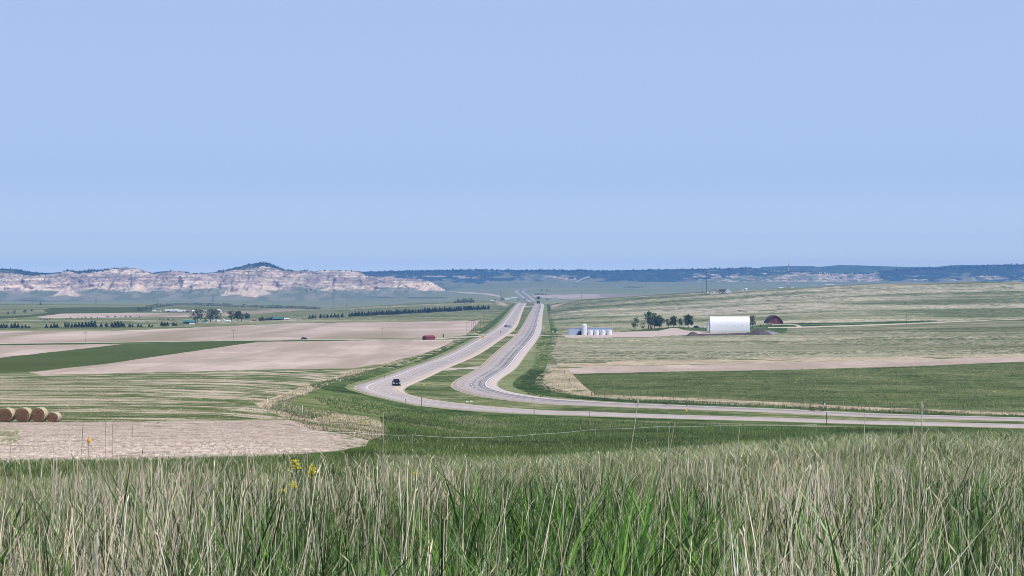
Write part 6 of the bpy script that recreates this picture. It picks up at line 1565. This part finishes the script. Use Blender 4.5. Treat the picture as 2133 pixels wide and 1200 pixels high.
hummocks([(-100,788),(300,781),(640,776),(690,788),(590,822),(535,842),(590,871),(300,876),(-100,877)], 5000, 200, 800, (.8, 2.2), (.06, .18), [(.08,.11,.04), (.13,.165,.06), (.40,.33,.24), (.54,.46,.36)], [2, 2, 2, 2], 'strip_field_clumps', 'weed and stubble clumps across the strip cropped field')
hummocks([(870,850),(1100,868),(1300,876),(1700,888),(2300,892),(2300,898),(1100,880),(930,930),(700,940),(640,850),(730,825)], 7000, 150, 520, (.8, 2.2), (.10, .26), [(.06,.095,.022), (.09,.135,.03), (.13,.175,.05), (.24,.24,.12)], [3, 4, 2, .7], 'slope_clumps', 'low green clumps over the slope below the road')
hummocks([(1112,760),(1118,720),(1135,692),(1150,690),(1152,750),(1135,760),(1130,800),(1200,822),(1230,830),(1100,822),(1084,800)], 3500, 450, 1400, (.7, 1.8), (.2, .45), [(.035,.055,.016), (.06,.09,.026), (.10,.135,.045), (.26,.24,.14)], [3, 4, 2, .5], 'ditch_clumps', 'dark rank clumps filling the ditch right of the highway', avoid=True)
hummocks([(960,712),(1000,692),(1040,660),(1056,640),(1040,640),(990,690),(940,712),(880,737),(760,768),(700,790),(640,815),(720,803),(800,776),(880,748)], 4000, 450, 2600, (.7, 1.8), (.15, .4), [(.06,.09,.03), (.11,.145,.05), (.20,.205,.10), (.38,.32,.22), (.50,.42,.31)], [2.5, 3, 2, 1.5, 1], 'verge_clumps', 'mixed green and straw clumps along the left highway verge')
hummocks([(0,881),(300,879),(600,875),(640,885),(652,896),(720,906),(762,918),(755,929),(690,939),(600,944),(250,960),(-100,970),(-100,881)], 9000, 110, 330, (.5, 1.3), (.10, .24), [(.40,.31,.25), (.56,.45,.37), (.70,.58,.49), (.82,.71,.61)], [2, 3, 3, 1.5], 'stubble_clods', 'clods and straw scraps over the pink stubble field', 'stubble', avoid=False)
# dark shrubs in the ditch
for u, v, w_, l in [(1322,841,1.6,'dark low shrub in the ditch at the left of the far carriageway run'),(1388,844,1.7,'dark low shrub in the ditch under the fence marker'),(1690,857.5,2.4,'wide dark shrub in the ditch before the right fence'),(1712,858,1.8,'dark shrub joined to the wide one in the ditch')]:
    tree('bush', u, v, 9, l, lo=380, hi=700, cat='shrub', name='shrub', wide=w_)
# straw coloured bushes along the fence
strawbush = [tree_meshes(900 + i, 'bush') for i in range(2)]
for i, (u, v, h) in enumerate([(1667,848,6),(1685,848,7),(1708,849,6),(1749,850,6),(1777,852,6),(1865,855,6),(1903,856,8),(1976,861,4),(2005,860,8),(2060,864,5),(2110,867,6),(1430,836,4),(1560,840,4),(2060,846,4)][:12]):
    p = at(u, v, 400, 900); hh_ = h / FPX * p.y
    me = leaf_cloud('tumbleweed', [(random.uniform(-.9, .9), random.uniform(-.4, .4), random.uniform(.2, .7), .35) for _ in range(10)], 14, .11, (.34, .27, .19), (.62, .52, .40), 40 + i)
    o = link('tumbleweed', me, lm, None, p, 0); o.scale = (hh_ * .9, hh_ * .9, hh_)
    tag(o, 'pale dead tumbleweed caught on the right fence line', 'tumbleweed', 'tumbleweeds along the right fence line')

# low leafy weeds
for i in range(26):
    Yw = random.uniform(5.2, 9.5); uw = random.choice([random.gauss(620, 60), random.gauss(1240, 120), random.gauss(1930, 70), random.uniform(0, 2133)]); xw = (uw - 1066.5) / FPX * Yw
    cs_ = [(random.uniform(-.10, .10), random.uniform(-.1, .1), random.uniform(.08, .30), .07) for _ in range(9)]
    me = leaf_cloud('leafy_weed', cs_, 16, .011, (.06, .12, .025), (.20, .30, .10), 300 + i)
    o = link('leafy_weed', me, gmat, None, (xw, Yw, z1(xw, Yw))); tag(o, 'low leafy green weed tucked among the foreground grass', 'weed', 'leafy weeds in the foreground grass')

# ------------------------------------------------------------------ single tall stalks and flowers in the foreground
stalkm = plain('bleached_stalk', (0.62, 0.56, 0.44), 0.7, vary=.15, scale=30); stalkd = plain('brown_stalk', (0.38, 0.29, 0.22), 0.8, vary=.2, scale=30); stemg = plain('green_stem', (0.10, 0.16, 0.05), 0.7)
def stalk(u0, u1, vt, Y, w, label, mat=None, head=0.0, bend=.2, branches=()):
    """a stalk rooted on the ground at bearing u0, whose tip reaches bearing u1, level vt"""
    w = w * (.45 if mat is stalkd else .68); x0 = (u0 - 1066.5) / FPX * Y; z0 = z1(x0, Y) - .02; x_1 = (u1 - 1066.5) / FPX * Y; zt = -(vt - 600) / FPX * Y
    e = empty('dry_stalk', (x0, Y, z0), 0, label, 'stalk'); H = zt - z0; D = x_1 - x0
    pts = [Vector((D * ((1 - bend) * t_ + bend * t_ ** 2) + random.uniform(-.003, .003), .02 * math.sin(t_ * 5), H * t_)) for t_ in np.linspace(0, 1, 9)]
    m_ = MB()
    for i in range(8): m_.tube(pts[i], pts[i+1], w * (1 - i * .07), w * (1 - (i+1) * .07), 5, caps=(i in (0, 7)))
    m_.build('stem', mat or stalkm, e, True)
    if head > 0:
        h_ = MB(); d = (pts[-1] - pts[-2]).normalized()
        for q in range(14):
            c_ = pts[-1] - d * head * (q / 13.) * 1.0; r_ = w * 1.1 * math.sin((q + 1) / 15 * math.pi) + w * .5
            a = q * 2.4; h_.tube(c_, c_ + Vector((math.cos(a) * r_, math.sin(a) * r_, .012)) + d * .01, w * .8, w * .3, 4)
        h_.build('seed_head', mat or stalkm, e)
    for (t_, du_, dv_) in branches:
        c_ = pts[int(t_ * 8)]; MB().tube(c_, c_ + Vector((du_ / FPX * Y, 0, dv_ / FPX * Y)), w * .6, w * .25, 5).build('side_stem', mat or stalkm, e)
    return e
stalk(1262, 1328, 834, 9, .0050, 'tallest bleached stalk leaning right, crossing both carriageways', head=.03, bend=.1)
stalk(1905, 1920, 847, 8, .0052, 'tall bleached stalk at the right crossing the road', head=.03, branches=((.88, 16, 26),))
stalk(1868, 1905, 866, 8.5, .0035, 'thin bleached stalk bowed left of the tall right one', bend=.8)
stalk(1380, 1393, 886, 10, .0036, 'straight pale stalk right of the tallest leaning one')
stalk(1350, 1406, 880, 11, .0030, 'thin forked stalk leaning right above the tape fence', branches=((.75, 8, 22),))
stalk(1503, 1540, 883, 9, .0034, 'slanting pale stalk under the right part of the road')
stalk(1798, 1800, 858, 11, .0045, 'pale stalk before the narrow median on the right')
stalk(795, 799, 858, 12, .0050, 'stout pale stalk rising beside the straw gully')
stalk(1846, 1857, 834, 9.5, .0024, 'hair thin stalk reaching up into the right green field')
stalk(212, 222, 878, 10, .0032, 'brown thin stalk rising into the pink stubble field', stalkd, head=.08)
stalk(233, 236, 890, 10.5, .0028, 'second brown stalk standing close to the first', stalkd, head=.05)
stalk(268, 277, 893, 10, .0026, 'brown thin stalk right of the close pair', stalkd, head=.04)
stalk(152, 176, 893, 9, .0030, 'kinked brown stalk left of the orange ball marker', stalkd, bend=.6, head=.04)
stalk(10, 25, 912, 7.5, .0036, 'branching brown weed at the left picture edge', stalkd, branches=((.75, 45, 34), (.5, 35, 12), (.85, -4, 18)))
stalk(110, 113, 930, 8, .0030, 'short pale stalk beside the branching brown weed')
stalk(600, 618, 1022, 6.5, .0034, 'pale pointed stalk in the near green clump')
stalk(1975, 2030, 905, 8, .0030, 'long pale stalk slanting right near the right edge')
stalk(1100, 1210, 1005, 5.8, .0040, 'broad bleached stem leaning across the green clump', bend=.5)
stalk(190, 205, 1120, 5.0, .0065, 'stout grey seed stalk in the near left grass', head=.09)
stalk(980, 1060, 1015, 6.0, .0036, 'pale stem leaning right in the middle of the green clump')
stalk(1700, 1740, 960, 7.0, .0032, 'straw stem leaning right among the right hand grass', head=.05)
stalk(1560, 1500, 968, 7.5, .0030, 'straw stem leaning left among the right hand grass', head=.04)
stalk(700, 640, 1000, 6.5, .0030, 'thin straw stem leaning left beside the yellow flowers')
# yellow mustard flowers
petal = plain('yellow_petals', (0.85, 0.72, 0.06), 0.6, vary=.12, scale=40)
def flower(u0, heads, Y, label):
    x0 = (u0 - 1066.5) / FPX * Y; z0 = z1(x0, Y); e = empty('yellow_wildflower', (x0, Y, z0), 0, label, 'wildflower', 'yellow wildflowers')
    ctr = Vector((0, 0, .25))
    for (u, v, s) in heads:
        tip = Vector(((u - u0) / FPX * Y, 0, -(v - 600) / FPX * Y - z0)); mid = Vector((tip.x * .3, .01, tip.z * .55))
        MB().tube((0, 0, 0), mid, .004, .0032, 5).tube(mid, tip, .0032, .002, 5).build('stem', stemg, e)
        m_ = MB(); r_ = 1.5 * s / FPX * Y
        for q in range(16):
            a = random.random() * 6.28; d = random.uniform(.15, 1) * r_; c_ = tip + Vector((math.cos(a) * d, math.sin(a) * d, random.uniform(-.8, .9) * r_)); w = r_ * .30
            for k_ in range(4):
                b = k_ * 1.57 + a; m_.add([c_, c_ + Vector((math.cos(b) * w, math.sin(b) * w * .8, w * .5)), c_ + Vector((math.cos(b + .8) * w * 1.2, math.sin(b + .8) * w, w * .9)), c_ + Vector((math.cos(b + 1.4) * w, math.sin(b + 1.4) * w * .8, w * .3))], [(0, 1, 2, 3)])
        m_.build('flower_head', petal, e)
    for q in range(7):
        z = .06 + q * .05; a = q * 2.2; MB().add([(0, 0, z), (.05 * math.cos(a), .05 * math.sin(a), z + .035), (.11 * math.cos(a + .15), .11 * math.sin(a + .15), z + .04), (.05 * math.cos(a + .4), .05 * math.sin(a + .4), z + .02)], [(0, 1, 2, 3)]).build('leaf', stemg, e)
flower(640, [(617,969,7),(650,979,8),(648,993,6)], 8.0, 'taller yellow wildflower with three bright heads left of centre')
flower(628, [(614,1011,6),(590,1021,4)], 7.4, 'shorter yellow wildflower in front of the taller one')
flower(868, [(866,986,4)], 9.0, 'small single yellow wildflower left of the green clump')
